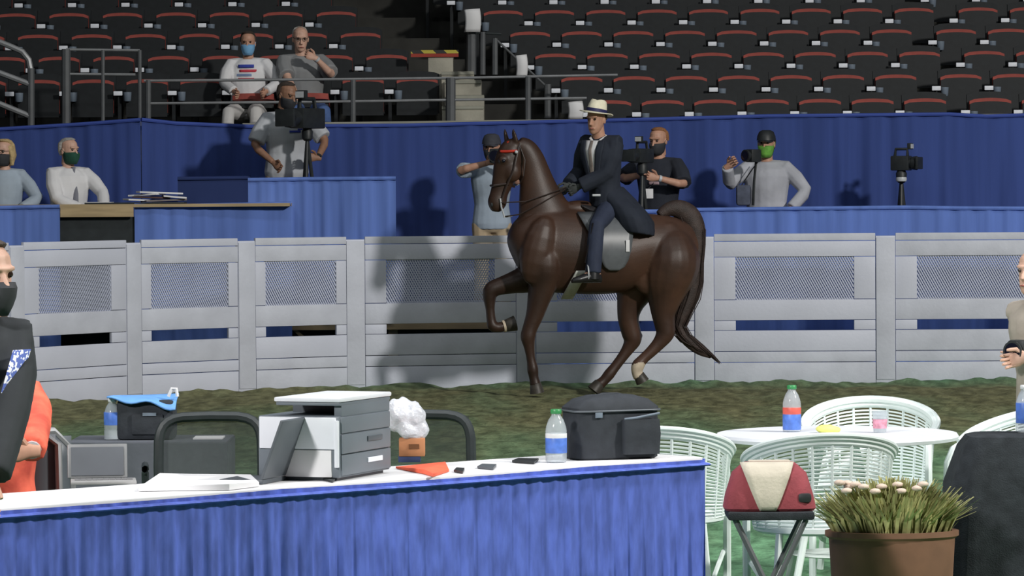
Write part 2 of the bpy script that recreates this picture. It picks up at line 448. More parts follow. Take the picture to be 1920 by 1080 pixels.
# black folder and papers on the counter
q = P(270, 380, 35.72); t = thing('ring_binder', 'flat black folder lying open on the long counter under the papers', 'folder', (q.x, 35.74, ztop))
b = MB(); b.box((-.08, 0, .008), (.95, .30, .014), bev=.004); b.build('cover', BLACK, t)
b = MB(); b.box((-.42, -.02, .018), (.24, .24, .006)); b.build('sheet', PAPER, t)
q = P(287, 378, 35.72); t = thing('paper_stack', 'untidy pile of papers and pouches on the counter behind the fence', 'papers', (q.x, 35.74, ztop + .016)); r4 = random.Random(2)
for i_, (dx, dz, wd, mt, tl) in enumerate(((-.10, .020, .34, PAPER, .05), (.10, .016, .40, M('grey_folder', (120, 112, 112), .7), -.03), (-.02, .046, .30, M('brown_folder', (96, 74, 72), .7), .04), (-.06, .072, .30, PAPER, -.05), (.06, .090, .42, PAPER, .04), (.20, .05, .22, PAPER, .09))):
    Mr = Matrix.Rotation(tl, 3, 'Y') @ Matrix.Rotation(r4.uniform(-.4, .4), 3, 'Z')
    b = MB(); b.box((dx, 0, dz), (wd, .22, .016), Mr, bev=.004); b.build('sheet', mt, t)
# ================================================================== GRANDSTAND
D0, TREAD, RISE = 37.9, 0.75, 0.266
FLOOR0 = 1.925
b = MB()
for k in range(0, 11):
    y0 = D0 + TREAD * (k - 0.62); z = FLOOR0 + RISE * k
    b.box((0, y0 + TREAD / 2 + 0.0, z / 2 - .2), (15, TREAD, z + .4))
st = b.build('grandstand_terrace', DARK, smooth=False); structure(st, 'dark stepped terrace of the grandstand')
b = MB(); b.box((0, D0 + TREAD * 10.5, 4.5), (16, 0.2, 9)); structure(b.build('wall_back', DARK), 'dark wall at the top of the grandstand')
# concrete parapet the backdrop hangs on
pa = P(-100, 236, 37.42); 
b = MB()
zl, zr = P(480, 231, 37.42).z, P(1920, 212.5, 37.42).z
xl, xr = P(455, 231, 37.42).x, 7.0
b.add([(xl, 37.40, 0), (xr, 37.40, 0), (xr, 37.40, zr + .01), (xl, 37.40, zl), (xl, 37.50, 0), (xr, 37.50, 0), (xr, 37.50, zr + .01), (xl, 37.50, zl)],
      [(0, 1, 2, 3), (4, 7, 6, 5), (3, 2, 6, 7), (0, 3, 7, 4), (1, 5, 6, 2), (0, 4, 5, 1)])
structure(b.build('trim_1', LEDGE, smooth=False), 'grey concrete ledge above the blue backdrop')

# ---- tip-up seats
def arch(w, z0, z1, rise, n=8):
    pts = [(-w / 2, z0), (w / 2, z0)]
    for i in range(n + 1):
        f = i / n; x = w / 2 - w * f
        pts.append((x, z1 + rise * (1 - (2 * f - 1) ** 2) - (0.012 if i in (0, n) else 0)))
    return pts
def make_seat(pitch):
    t = thing('stadium_seat', 'x', 'seat')
    b = MB(); b.prism(arch(.455, .42, .842, .02), 0.155, 0.20)
    for v in b.v: v.y += (v.z - .42) * .22; v.y += -0.10 * (abs(v.x) / .23) ** 2 * .4
    b.build('backrest', SEATM, t)
    b = MB(); b.prism(arch(.425, .40, .742, .014), 0.02, 0.06)
    for v in b.v: v.y += (v.z - .42) * .12
    b.build('seat_pan', SEATM, t)
    b = MB(); b.prism(arch(.425, .44, .772, .020), 0.055, 0.115)
    for v in b.v: v.y += (v.z - .42) * .12
    b.build('cushion', RED, t)
    seat_arm(t, -pitch / 2)
    return t
def seat_arm(t, x):
    b = MB(); b.box((x, 0.09, 0.642), (0.055, 0.27, 0.032), bev=.008); b.build('armrest', SEATM, t)
    b = MB(); b.box((x - .005, -0.055, 0.642), (0.092, 0.02, 0.046), bev=.006); b.build('arm_cap', CAP, t)
    b = MB(); b.lathe([(.032, .56), (.04, .57), (.045, .655), (.04, .655), (.036, .58)], (x + .085, 0.0, 0), 10); b.build('cup_holder', CUP, t)
    b = MB(); b.box((x, 0.13, 0.313), (0.035, 0.16, 0.626)); b.build('standard', SEATM, t)
def dup(root, loc, label, group):
    r = root.copy(); SC.collection.objects.link(r); r.location = loc; r['label'] = label; r['group'] = group
    for ch in list(root.children):
        c = ch.copy(); SC.collection.objects.link(c); c.parent = r
    return r
# pixel position of the first arm cap in each row, pitch, last x
RIGHT = {0: (1094, 98.6, 2160), 1: (1041, 98.3, 2160), 2: (992, 97.7, 2160), 3: (945, 97.0, 2160), 4: (895, 96.4, 2160), 5: (846, 95.8, 2160), 6: (800, 95.2, 2160)}
LEFT = {1: (730, 101.5, -260), 2: (672.5, 102.6, -260), 3: (624.5, 101.0, -260), 4: (579.5, 100.4, -260), 5: (535, 100, -260), 6: (490, 99.6, -260)}
proto = {}
def seat_at(cap_px, k, pitch_px, label, group, last):
    d = D0 + TREAD * k; s = F / d; pitch = pitch_px / s
    q = P(cap_px + pitch_px / 2 + 2, 300, d)
    loc = V((q.x, d, FLOOR0 + RISE * k))
    key = 'L' if pitch > 0.56 else 'R'
    if key not in proto:
        o = make_seat(pitch); o.location = loc; o['label'] = label; o['group'] = group; proto[key] = o
    else: o = dup(proto[key], loc, label, group)
    if last and key in proto:
        pass
    return o
ROWN = ['front row', 'second row', 'third row', 'fourth row', 'fifth row', 'sixth row', 'top row']
taken = {}
for k, (x0, p, xe) in RIGHT.items():
    j = 0; x = x0
    while x < xe:
        xx = x + (24 if x > 1690 else 0)
        seat_at(xx, k, p, 'black red-edged tip-up seat, %s right of aisle, %s from aisle' % (ROWN[k], ORD[j]), 'tip-up seats right of the aisle', False)
        x += p; j += 1
occupied = {(1, 2), (1, 3)}
for k, (x0, p, xe) in LEFT.items():
    j = 0; x = x0
    while x > xe:
        o = seat_at(x, k, p, 'black red-edged tip-up seat, %s left of aisle, %s from aisle' % (ROWN[k], ORD[j]), 'tip-up seats left of the aisle', False)
        if (k, j) in occupied:      # lowered under a spectator
            for c in o.children:
                if c.name.startswith('seat_pan') or c.name.startswith('cushion'):
                    z = 0.44 if c.name.startswith('seat_pan') else .485
                    c.rotation_euler = (math.radians(83), 0, 0); c.location = (0, .5 if c.name.startswith('seat_pan') else .53, z - .11)
        x -= p; j += 1

# ---- aisle steps
a0 = P(868, 190, 38.0)
t = thing('aisle_steps', 'grey concrete aisle steps between the two seat blocks, yellow and black edge on top', 'stairs', (a0.x, 37.6, 0))
STEPS = [(868, 1.0, 226, 198, 37.62), (872, .92, 199, 178, 38.0), (868, .9, 178, 150, 38.4), (858, .8, 151, 134, 38.8), (826, .62, 134, 104, 39.2)]
for px, wd, yb, yt, d in STEPS:
    q = P(px, yt, d); zb = P(px, yb, d).z
    b = MB(); b.box((q.x - a0.x, d - 37.6 + .3, (q.z) / 2), (wd * .42, 0.6, q.z), bev=.006); b.build('step', CONC, t)
    if (px, wd) != (826, .62):
        b = MB(); b.box((q.x - a0.x, d - 37.6 - .004, q.z - .02), (wd * .42, 0.02, .03)); b.build('nosing', LEDGE, t)
q = P(815, 98, 39.19)
YB = bpy.data.materials.new('hazard_stripe'); YB.use_nodes = True
nt = YB.node_tree; bs = nt.nodes['Principled BSDF']; tc = nt.nodes.new('ShaderNodeTexCoord'); wv = nt.nodes.new('ShaderNodeTexWave')
wv.inputs['Scale'].default_value = 2.6; wv.bands_direction = 'DIAGONAL'
rp = nt.nodes.new('ShaderNodeValToRGB'); rp.color_ramp.interpolation = 'CONSTANT'; rp.color_ramp.elements[1].position = .45
rp.color_ramp.elements[0].color = (.02, .02, .018, 1); rp.color_ramp.elements[1].color = (.5, .42, .05, 1)
nt.links.new(tc.outputs['Object'], wv.inputs[0]); nt.links.new(wv.outputs[0], rp.inputs[0]); nt.links.new(rp.outputs[0], bs.inputs['Base Color'])
b = MB(); b.box((q.x - a0.x, 39.19 - 37.6, q.z + .005), (.5, .02, .035)); b.build('hazard_strip', YB, t)
b = MB(); b.box((q.x - a0.x, 39.185 - 37.6, q.z - .032), (.5, .02, .035)); b.build('red_strip', M('red_strip', (150, 52, 38), .7), t)
# ---- railings
def rail(name, label, lines, posts, d, mat, r=0.014, pr=0.02):
    q0 = P(posts[0][0], posts[0][2], d)
    t = thing(name, label, 'railing', q0)
    for pts in lines:
        b = MB(); b.tube([P(x, y, d) for x, y in pts], r, 8); b.build('rail', mat, t, off=q0)
    for px, y0, y1, rr in posts:
        b = MB(); b.tube([P(px, y1, d), P(px + (y1 - y0) * -.0, y0, d)], rr, 8); b.build('post', STEEL_D, t, off=q0)
    return t
rail('guard_rail', 'long grey two-pipe guard rail along the front of the stands', [[(270, 151.5), (600, 149), (845, 146.5), (1158, 140.5)], [(282, 194), (600, 191), (845, 187.5), (1100, 184)]],
     [(278, 150, 232, .028), (662, 150, 234, .028), (845, 146, 232, .05), (990, 143, 232, .03)], 37.56, STEEL)
rail('guard_rail', 'short grey guard rail with square top in left stands', [[(124, 93), (262, 94.5)], [(130, 139), (254, 140)]],
     [(124, 92, 236, .045), (193, 94, 236, .02), (262, 94, 236, .02)], 37.6, STEEL)
rail('hand_rail', 'thick grey bent handrail at the upper left corner', [[(-60, 70), (0, 79), (22, 88), (42, 97), (54, 112), (58, 132)], [(-60, 112), (0, 137), (56, 158)], [(-60, 172), (0, 195), (56, 218)]],
     [(58, 128, 240, .036)], 37.55, STEEL, r=.03)
rail('hand_rail', 'dark aisle handrail beside the steps, left of the rider hat', [[(928, 72), (1022, 160)]], [(928, 72, 140, .03), (1027, 158, 222, .035)], 38.1, STEEL_D, r=.012)
rail('hand_rail', 'dark upper aisle handrail under the hanging white sheet', [[(870, 60), (940, 64)]], [(884, 60, 140, .05), (905, 60, 140, .03)], 39.2, BLACK, r=.012)
# papers hung on the seat ends
for px, y0, y1, wd, lab, d in ((885, 16, 60, .165, 'white paper sheet hung highest, at the top of the aisle', 39.1), (977, 102, 145, .115, 'white paper sheet hung at the aisle, middle one', 38.0), (1078, 189, 223, .15, 'white paper sheet left of the rider hat', 37.6)):
    q = P(px, y0, d); q2 = P(px, y1, d); h = q.z - q2.z
    b = MB()
    b.grid(lambda u, v: ((u - .5) * wd + .012 * math.sin(v * 3), -.025 * math.sin(u * 3.1) - .012 * math.sin(v * 4), -h * v - .012 * (1 - u) * (1 - v)), 8, 6)
    o = b.build('paper_sheet', PAPER); o.location = (q.x, d, q.z); tag(o, lab, 'paper')
    so = o.modifiers.new('s', 'SOLIDIFY'); so.thickness = .002

# ================================================================== FIGURES
UP = V((0, 0, 1))
def head_rings(c, fwd, upv, k=1.0, off=0.0, zmin=-9, zmax=9, n=18, front=None):
    R = fwd.cross(upv).normalized()
    prof = [(-.115, .020, .080, .040), (-.10, .040, .090, .0), (-.07, .055, .093, -.035), (-.04, .064, .092, -.062), (0, .071, .091, -.086),
            (.04, .075, .092, -.099), (.08, .070, .084, -.096), (.105, .053, .06, -.077), (.122, .022, .02, -.033)]
    out = []
    for z, wd, yf, yb in prof:
        if z < zmin or z > zmax: continue
        wd += off; yf += off; yb -= off; zz = z + (off if z > .1 else (-off if z < -.11 else 0))
        if front is not None: yf = min(yf, front(z))
        cy = (yf + yb) / 2; ry = (yf - yb) / 2
        out.append([c + (R * (wd * math.cos(2 * math.pi * j / n)) + fwd * (cy + ry * math.sin(2 * math.pi * j / n)) + upv * zz) * k for j in range(n)])
    return out
def add_hand(mb, wr, d, pn, thumb, curl=0.5, k=1.0):
    """palm, four fingers and a thumb; d finger direction, pn palm normal, thumb = side of the thumb"""
    d = d.normalized(); x = thumb - d * thumb.dot(d); x.normalize(); pn = x.cross(d) if pn.dot(x.cross(d)) > 0 else -x.cross(d)
    mb.ell([(wr - d * .03 * k, x * .024 * k, pn * .019 * k), (wr + d * .01 * k, x * .028 * k, pn * .017 * k), (wr + d * .05 * k, x * .041 * k, pn * .016 * k), (wr + d * .09 * k, x * .042 * k, pn * .013 * k), (wr + d * .098 * k, x * .036 * k, pn * .008 * k)], 12)
    for i, (ox, L) in enumerate(((.031, .072), (.011, .082), (-.010, .076), (-.030, .060))):
        p = wr + (d * .088 + x * ox) * k; pts = [p - d * .02 * k, p]; a = 0.0
        for q, fl in enumerate((.45, .32, .23)):
            a += curl * (0.9, 1.1, .7)[q]
            dd = d * math.cos(a) + pn * math.sin(a) + x * (ox * 2.2)
            p = p + dd.normalized() * L * fl * k; pts.append(p)
        mb.tube(pts, [.010 * k, .010 * k, .0092 * k, .0085 * k, .006 * k], 7)
    p = wr + (d * .025 + x * .026) * k; t1 = (x * .75 + d * .65 + pn * .25 * (1 + curl)).normalized(); t2 = (x * (.35 - .35 * curl) + d * .8 + pn * (.2 + .6 * curl)).normalized()
    mb.tube([p - t1 * .01 * k, p + t1 * .035 * k, p + (t1 * .035 + t2 * .03) * k, p + (t1 * .035 + t2 * .052) * k], [.014 * k, .012 * k, .0105 * k, .007 * k], 7)
def ik(a, b, l1, l2, hint):
    d = b - a; L = min(d.length, (l1 + l2) * .999)
    if d.length > L: b = a + d.normalized() * L; d = b - a
    c = (l1 * l1 + L * L - l2 * l2) / (2 * l1 * L); c = max(-1, min(1, c))
    u = d.normalized(); h = hint - u * hint.dot(u)
    if h.length < 1e-4: h = V((0, 0, -1)) - u * V((0, 0, -1)).dot(u)
    h.normalize()
    return a + u * l1 * c + h * l1 * math.sqrt(1 - c * c), b
class Person: pass
def person(label, base, face, H=1.75, pose='stand', lean=(0, 0), head_face=None, head_tilt=0.0, wrR=None, wrL=None, hintR=None, hintL=None, seat=0.45,
           skin=None, build=1.0, joints=None, curlR=.6, curlL=.6, thumbR=None, thumbL=None, dirR=None, dirL=None, voxel=.011, group='people around the ring', ears=True):
    """base: point on what carries the figure; face: yaw the chest faces (radians, 0 = towards the camera, + = picture left)"""
    k = H / 1.75; skin = skin or SKIN
    Fd = V((-math.sin(face), -math.cos(face), 0)); R = Fd.cross(UP)
    p = Person(); p.F = Fd; p.R = R; p.k = k
    base = V(base); p.root = thing('person', label, 'person', base, 0)
    ph = (.92 if pose == 'stand' else seat / k + .09) * k
    pel = base + UP * ph
    spine = (UP + Fd * lean[0] + R * lean[1]).normalized()
    J = dict(pel=pel, nb=pel + spine * .555 * k)
    J['sR'] = pel + spine * .505 * k + R * .178 * k * build; J['sL'] = pel + spine * .505 * k - R * .178 * k * build
    hf = face if head_face is None else head_face
    HF = V((-math.sin(hf), -math.cos(hf), -head_tilt)).normalized(); HU = (UP - HF * UP.dot(HF)).normalized()
    J['hd'] = J['nb'] + spine * .10 * k + UP * .062 * k + Fd * .02 * k
    J['hR'] = pel + R * .09 * k; J['hL'] = pel - R * .09 * k
    for s, sg in (('R', 1), ('L', -1)):
        if pose == 'stand':
            J['a' + s] = base + R * sg * .115 * k + UP * .085 * k
            J['k' + s] = (J['h' + s] + J['a' + s]) / 2 + Fd * .025 * k + UP * .01
        else:
            J['k' + s] = J['h' + s] + Fd * .43 * k + R * sg * .06 * k - UP * .02
            J['a' + s] = J['k' + s] - UP * (J['k' + s].z - base.z - .085 * k) + Fd * .03
        J['toe' + s] = J['a' + s] + Fd * .16 * k + R * sg * .03 - UP * .05 * k
    if joints: J.update(joints)
    for s, sg, wr, hint in (('R', 1, wrR, hintR), ('L', -1, wrL, hintL)):
        sh = J['s' + s]
        if wr is None: wr = sh + R * sg * .07 * k - UP * .52 * k + Fd * .06 * k
        if hint is None: hint = -UP + R * sg * .6 - Fd * .3
        el, wr = ik(sh, V(wr), .295 * k, .255 * k, V(hint)); J['e' + s] = el; J['w' + s] = wr
    p.J = J; p.HF = HF; p.HU = HU
    side = (J['sR'] - J['sL']).normalized(); hs = (J['hR'] - J['hL']).normalized()
    sp = (J['nb'] - J['pel'])
    def torso_st(off, t0=-.12, t1=1.0, w_mul=1.0):
        prof = [(-.16, .10, .09), (-.10, .150, .112), (0.0, .165, .120), (.15, .155, .112), (.32, .142, .105), (.55, .160, .118), (.75, .176, .118), (.86, .172, .102), (.94, .120, .082), (1.0, .066, .064), (1.06, .058, .060)]
        out = []
        for t, a, d in prof:
            if t < t0 - 1e-6 or t > t1 + 1e-6: continue
            S = (hs * (1 - min(1, max(0, t))) + side * min(1, max(0, t))).normalized(); U = sp.normalized(); D = U.cross(S).normalized()
            out.append((J['pel'] + sp * t, S * (a * build * w_mul + off) * k, D * (d * build + off) * k))
        return out
    p.torso_st = torso_st
    def arm_rad(off): return [(.046 + off) * k * build, (.050 + off) * k * build, (.042 + off) * k, (.040 + off) * k, (.028 + off) * k]
    def arm_pts(s):
        a, e, wv = J['s' + s], J['e' + s], J['w' + s]
        inn = (J['nb'] - a).normalized() * .06
        return [a + inn * .5, a + (e - a) * .45, e - (e - a) * .05, e + (wv - e) * .2, wv]
    def leg_pts(s):
        h, kn, a = J['h' + s], J['k' + s], J['a' + s]
        return [h + (kn - h) * .0, h + (kn - h) * .4, kn - (kn - h) * .05, kn + (a - kn) * .3, a]
    def leg_rad(off): return [(.090 + off) * k * build, (.078 + off) * k * build, (.056 + off) * k, (.054 + off) * k, (.037 + off) * k]
    p.arm_pts, p.leg_pts, p.arm_rad, p.leg_rad = arm_pts, leg_pts, arm_rad, leg_rad
    # ---- body: one surface
    mb = MB(); mb.ell(torso_st(0), 16)
    for s in 'RL':
        mb.tube(arm_pts(s), arm_rad(0), 10); mb.tube(leg_pts(s), leg_rad(0), 10)
        mb.tube([J['nb'] - sp * .06, J['s' + s] + UP * .0], [.055 * k, .05 * k], 8)
        a, to = J['a' + s], J['toe' + s]; fd = (to - a); fd.z = 0; fd = fd.normalized() if fd.length > 1e-3 else Fd
        mb.tube([a - fd * .06 * k - UP * .03 * k, a + UP * .0, (a + to) / 2, to], [.035 * k, .042 * k, .038 * k, .026 * k], 8)
    hd = J['hd']
    mb.tube([J['nb'] - sp * .05, hd - HU * .05 * k - HF * .02 * k], [.060 * k, .054 * k], 12)
    body = remesh(mb, voxel, 3, base)
    hb = MB(); hb.loft(head_rings(hd, HF, HU, k))
    HR = HF.cross(HU)
    hp = lambda x, y, z: hd + (HR * x + HF * y + HU * z) * k
    p.hp = hp
    hb.tube([hp(0, .086, .028), hp(0, .098, .002), hp(0, .112, -.028), hp(0, .09, -.036)], [.008 * k, .010 * k, .0145 * k, .012 * k], 8)
    hb.tube([hp(-.05, .078, .036), hp(-.02, .093, .034), hp(.02, .093, .034), hp(.05, .078, .036)], .009 * k, 8)
    hb.tube([hp(-.028, .088, -.068), hp(0, .096, -.066), hp(.028, .088, -.068)], .008 * k, 8)
    if ears:
        for sx in (-1, 1): hb.ball(hp(sx * .076, -.012, -.003), (.010 * k, .018 * k, .030 * k), 10, Matrix((HR, HF, HU)).transposed())
    hb.tube([hp(0, -.02, -.03), hp(0, -.03, -.13)], [.056 * k, .056 * k], 12)
    head = remesh(hb, .0055, 2, base)
    parts = [body, head]
    for s, sg, cu, th, dr in (('R', 1, curlR, thumbR, dirR), ('L', -1, curlL, thumbL, dirL)):
        e, wv = J['e' + s], J['w' + s]; d = V(dr) if dr is not None else (wv - e).normalized()
        thv = V(th) if th is not None else (Fd + UP * .3 if abs(d.z) > .6 else UP)
        x = (thv - d * thv.dot(d)).normalized(); pn = x.cross(d) * sg * -1
        hm = MB(); add_hand(hm, wv, d, pn, thv, cu, k)
        # palm faces the body by default
        parts.append(hm.mesh('h', base))
    me = join(parts, 'body'); me.materials.append(skin); p.body = link('body', me, p.root)
    for sx in (-1, 1):
        eb = MB(); eb.ball(hp(sx * .031, .083, .016), .0115 * k, 8); eb.build('eye', EYEW, p.root, off=base)
    lb = MB(); lb.tube([hp(-.024, .094, -.067), hp(0, .104, -.066), hp(.024, .094, -.067)], [.003 * k, .0055 * k, .003 * k], 6); lb.build('lips', LIP, p.root, off=base)
    p.base = base
    return p
def shirt(p, mat, name='shirt', off=.014, sleeve='long', t0=-.10, t1=1.0, frac=.75, it=3, label=None, loose=0.0):
    mb = MB(); mb.ell(p.torso_st(off + loose, t0, .9) + p.torso_st(off, .94, t1), 18)
    for s in 'RL':
        a = p.arm_pts(s); r = p.arm_rad(off + .006)
        if sleeve == 'short':
            a = [a[0], a[1], p.J['s' + s] + (p.J['e' + s] - p.J['s' + s]) * frac]; r = [r[0], r[1] + .006, r[1] + .008]
        elif sleeve == 'long': r[-1] += .008; a[-1] = a[-1] + (p.J['e' + s] - a[-1]) * .06
        mb.tube(a, r, 10)
        mb.tube([p.J['nb'] - (p.J['nb'] - p.J['pel']) * .07, p.J['s' + s] + (p.J['s' + s] - p.J['nb']).normalized() * .022], [(.052 + off) * p.k, (.05 + off) * p.k], 8)
    me = remesh(mb, .0105, it, p.base); me.materials.append(mat)
    o = link(name, me, p.root)
    if label: o['label'] = label
    return o
def trousers(p, mat, off=.014, name='trousers', end=1.0):
    mb = MB(); mb.ell(p.torso_st(off, -.17, .17), 16)
    for s in 'RL':
        a = p.leg_pts(s); r = p.leg_rad(off); r[-1] += .018; mb.tube(a, r, 10)
    me = remesh(mb, .012, 3, p.base); me.materials.append(mat); return link(name, me, p.root)
def shoes(p, mat, name='shoe'):
    for s in 'RL':
        a, to = p.J['a' + s], p.J['toe' + s]; fd = to - a; fd.z = 0; fd.normalize(); k = p.k; sd = fd.cross(UP)
        b = MB(); st = []
        for f, wd, h in ((-.075, .025, .03), (-.06, .036, .045), (0, .042, .055), (.06, .045, .045), (.13, .048, .032), (.18, .038, .024), (.20, .02, .014)):
            c = a + fd * f * k; c = V((c.x, c.y, a.z - .083 * k + h * k)); st.append((c, sd * wd * k, UP * h * k))
        b.ell(st, 12); b.build(name, mat, p.root, off=p.base)
def hair(p, mat, front=lambda z: .075 if z > .085 else (-.0 if z > .02 else -.03), off=.010, zmin=-.05, name='hair', extra=None):
    mb = MB(); mb.loft(head_rings(p.J['hd'], p.HF, p.HU, p.k, off, zmin, 9, 20, front))
    if extra: extra(mb, p)
    me = remesh(mb, .006, 3, p.base); me.materials.append(mat); return link(name, me, p.root)
def face_mask(p, mat, top=-.012, name='face_mask'):
    k = p.k; HR = p.HF.cross(p.HU); hd = p.J['hd']; rings = []
    for z, wd, yf in ((top, .066, .104), (-.03, .064, .122), (-.06, .060, .118), (-.09, .050, .106), (-.122, .034, .088)):
        ring = []
        for j in range(13):
            a = math.pi * j / 12
            ring.append(hd + (HR * (wd + .008) * math.cos(a) + p.HF * (-.005 + (yf + .006) * math.sin(a) ** .8) + p.HU * z) * k)
        rings.append(ring)
    mb = MB(); mb.loft(rings, closed=False); o = mb.build(name, mat, p.root, off=p.base)
    so = o.modifiers.new('s', 'SOLIDIFY'); so.thickness = .004; so.offset = 1
    b = MB()
    for sx in (-1, 1): b.tube([p.hp(sx * .066, .03, top - .01), p.hp(sx * .084, -.01, .02), p.hp(sx * .078, -.03, .0), p.hp(sx * .062, .02, -.07)], .0025, 5)
    b.build('ear_loop', mat, o, off=p.base)
    return o
def cap_hat(p, mat, brim=.085, name='cap'):
    mb = MB(); hd, k = p.J['hd'], p.k
    mb.loft(head_rings(hd, p.HF, p.HU, k, .016, .035, 9, 20))
    HR = p.HF.cross(p.HU); rings = []
    for f in (0, .35, .7, 1.0):
        w0 = .078 * (1 - .45 * f ** 2)
        rings.append([hd + (HR * w0 * x + p.HF * (.075 * (1 - .5 * abs(x) ** 2) + brim * f * (1 - .25 * x * x)) + p.HU * (.048 - .012 * f - .014 * x * x + tz)) * k for x, tz in [(x / 5, 0) for x in range(-5, 6)] + [(x / 5, -.005) for x in range(5, -6, -1)]])
    mb.loft(rings)
    return mb.build(name, mat, p.root, off=p.base)
def glasses(p, mat):
    b = MB()
    for sx in (-1, 1):
        b.tube([p.hp(sx * .032 + .022 * math.cos(a), .101, .014 + .016 * math.sin(a)) for a in [i * math.pi / 6 for i in range(12)]], .0022, 5, closed=True)
        b.tube([p.hp(sx * .054, .099, .02), p.hp(sx * .078, .0, .02)], .0022, 5)
    b.tube([p.hp(-.012, .104, .018), p.hp(.012, .104, .018)], .0022, 5)
    b.build('glasses', mat, p.root, off=p.base)
def watch(p, s, mat):
    wv, e = p.J['w' + s], p.J['e' + s]; d = (wv - e).normalized()
    a = d.cross(UP).normalized(); c = d.cross(a); b = MB()
    b.ell([(wv - d * .03, a * .034, c * .034), (wv - d * .005, a * .034, c * .034)], 12); b.build('wristband', mat, p.root, off=p.base)

HAIR_G = M('grey_hair', (168, 166, 162), .8, .2, 60, bump=.4, bscale=160)
HAIR_B = M('blonde_hair', (188, 164, 118), .7, .2, 40, bump=.4, bscale=160)
HAIR_R = M('sandy_hair', (150, 102, 66), .75, .2, 40, bump=.4, bscale=160)
HAIR_D = M('dark_hair', (66, 56, 50), .75, .2, 40, bump=.4, bscale=160)
SH_W = M('white_shirt', (222, 222, 224), .8, .05, 6, bump=.2, bscale=22)
SH_GW = M('grey_white_tee', (186, 190, 196), .85, .08, 5, bump=.25, bscale=18)
SH_LG = M('light_grey_shirt', (176, 178, 186), .85, .1, 5, bump=.3, bscale=18)
SH_G = M('grey_polo', (136, 138, 140), .85, .06, 6, bump=.2, bscale=20)
SH_BG = M('blue_grey_top', (162, 176, 190), .85, .08, 6, bump=.2, bscale=20)
SH_K = M('black_tee', (40, 44, 54), .9, .12, 6, bump=.3, bscale=20)
JEAN = M('denim', (74, 100, 150), .85, .15, 14, bump=.2)
KHAKI = M('khaki', (190, 170, 140), .85, .08, 10)
DPANT = M('dark_trousers', (56, 60, 70), .85, .15, 10)
SHOE = M('dark_shoe', (44, 40, 38), .6, .1, 10)
MASK_K = M('black_mask', (52, 54, 58), .85, .08, 20)
MASK_G = M('dark_green_mask', (30, 78, 62), .85, .08, 20)
MASK_L = M('lime_mask', (112, 176, 70), .8, .25, 18)
MASK_B = M('blue_mask', (122, 176, 218), .8, .05, 20)
CAMB = M('camera_black', (40, 44, 46), .5, .15, 15)
SCRN = M('camera_silver', (190, 194, 198), .4, .08, 15)
LENS = M('lens_glass', (24, 26, 40), .1, .1, 10)
LOGO = M('blue_print', (54, 70, 168), .8, .1, 30)
RED_P = M('red_print', (200, 70, 84), .8, .1, 30)

def chest_patch(p, name, mat, x, t, w_, h_, off=.024):
    """a print lying on the shirt front, following the chest"""
    st = p.torso_st(off, -.1, .95)
    sp = p.J['nb'] - p.J['pel']; side = (p.J['sR'] - p.J['sL']).normalized(); U = sp.normalized(); D = U.cross(side).normalized()
    if D.dot(p.F) < 0: D = -D
    mb = MB()
    def fn(u, v):
        xx = x + (u - .5) * w_; tt = t + (v - .5) * h_
        a, d = .16 + off, .118 + off + .002
        y = d * math.sqrt(max(.02, 1 - (xx / a) ** 2))
        return p.J['pel'] + sp * tt + side * xx * p.k + D * y * p.k
    mb.grid(fn, 8, 3); o = mb.build(name, mat, p.root, off=p.base)
    so = o.modifiers.new('s', 'SOLIDIFY'); so.thickness = .004; so.offset = 0
    return o
def tripod(root, top, floor, off, spread=.38, col=CAMB, yaw=.3):
    """three legs below a head, as parts of root"""
    b = MB(); b.lathe([(.03, -.12), (.05, -.10), (.055, -.03), (.04, 0)], top, 12); b.build('tripod_head', col, root, off=off)
    for i in range(3):
        a = yaw + i * 2 * math.pi / 3; f = V((top.x + spread * math.cos(a), top.y + spread * math.sin(a), floor)); q = top - UP * .1; mid = q.lerp(f, .5)
        b = MB(); b.tube([q, mid], .018, 8); b.tube([mid, f], .012, 8); b.build('leg', col, root, off=off)
def camera_on(name, label, c, yaw, floor, L=.34, tri=True, k=1.0, spread=.15, handle=True, col=CAMB, hood=True):
    """shoulder size video camera; yaw is where the lens points (0 = towards the camera)"""
    Fd = V((-math.sin(yaw), -math.cos(yaw), 0)); R = Fd.cross(UP); Mx = Matrix((R, Fd, UP)).transposed()
    t = thing(name, label, 'camera', (c.x, c.y, floor if tri else c.z - .06)); off = t.location.copy()
    q = lambda x, y, z: c + (R * x + Fd * y + UP * z) * k
    b = MB(); b.box(q(0, 0, 0), (.11 * k, L * k, .13 * k), Mx, bev=.015); b.build('camera_body', col, t, off=off)
    b = MB(); b.tube([q(0, L * .48, 0), q(0, L * .62, 0), q(0, L * .63, 0), q(0, L * .86, 0)], [.048 * k, .048 * k, .058 * k, .062 * k], 16); lb = b.build('lens_barrel', col, t, off=off)
    b = MB(); b.tube([q(0, L * .865, 0), q(0, L * .875, 0)], .05 * k, 16); b.build('front_glass', LENS, lb, off=off)
    if hood:
        b = MB(); b.box(q(0, L * .98, 0), (.14 * k, L * .16, .11 * k), Mx, bev=.01); b.build('matte_box', col, t, off=off)
    if handle:
        b = MB(); b.tube([q(0, L * .35, .06), q(0, L * .33, .125), q(0, -L * .3, .125), q(0, -L * .36, .06)], .014 * k, 8); b.build('top_handle', col, t, off=off)
        b = MB(); b.box(q(-.03, L * .42, .15), (.075 * k, .03 * k, .055 * k), Mx, bev=.006); v = b.build('viewfinder', col, t, off=off)
        b = MB(); b.box(q(-.03, L * .42 + .018 * k, .15), (.06 * k, .006, .04 * k), Mx); b.build('screen', SCRN, v, off=off)
    if tri: tripod(t, q(0, 0, -.065), floor, off, spread)
    return t

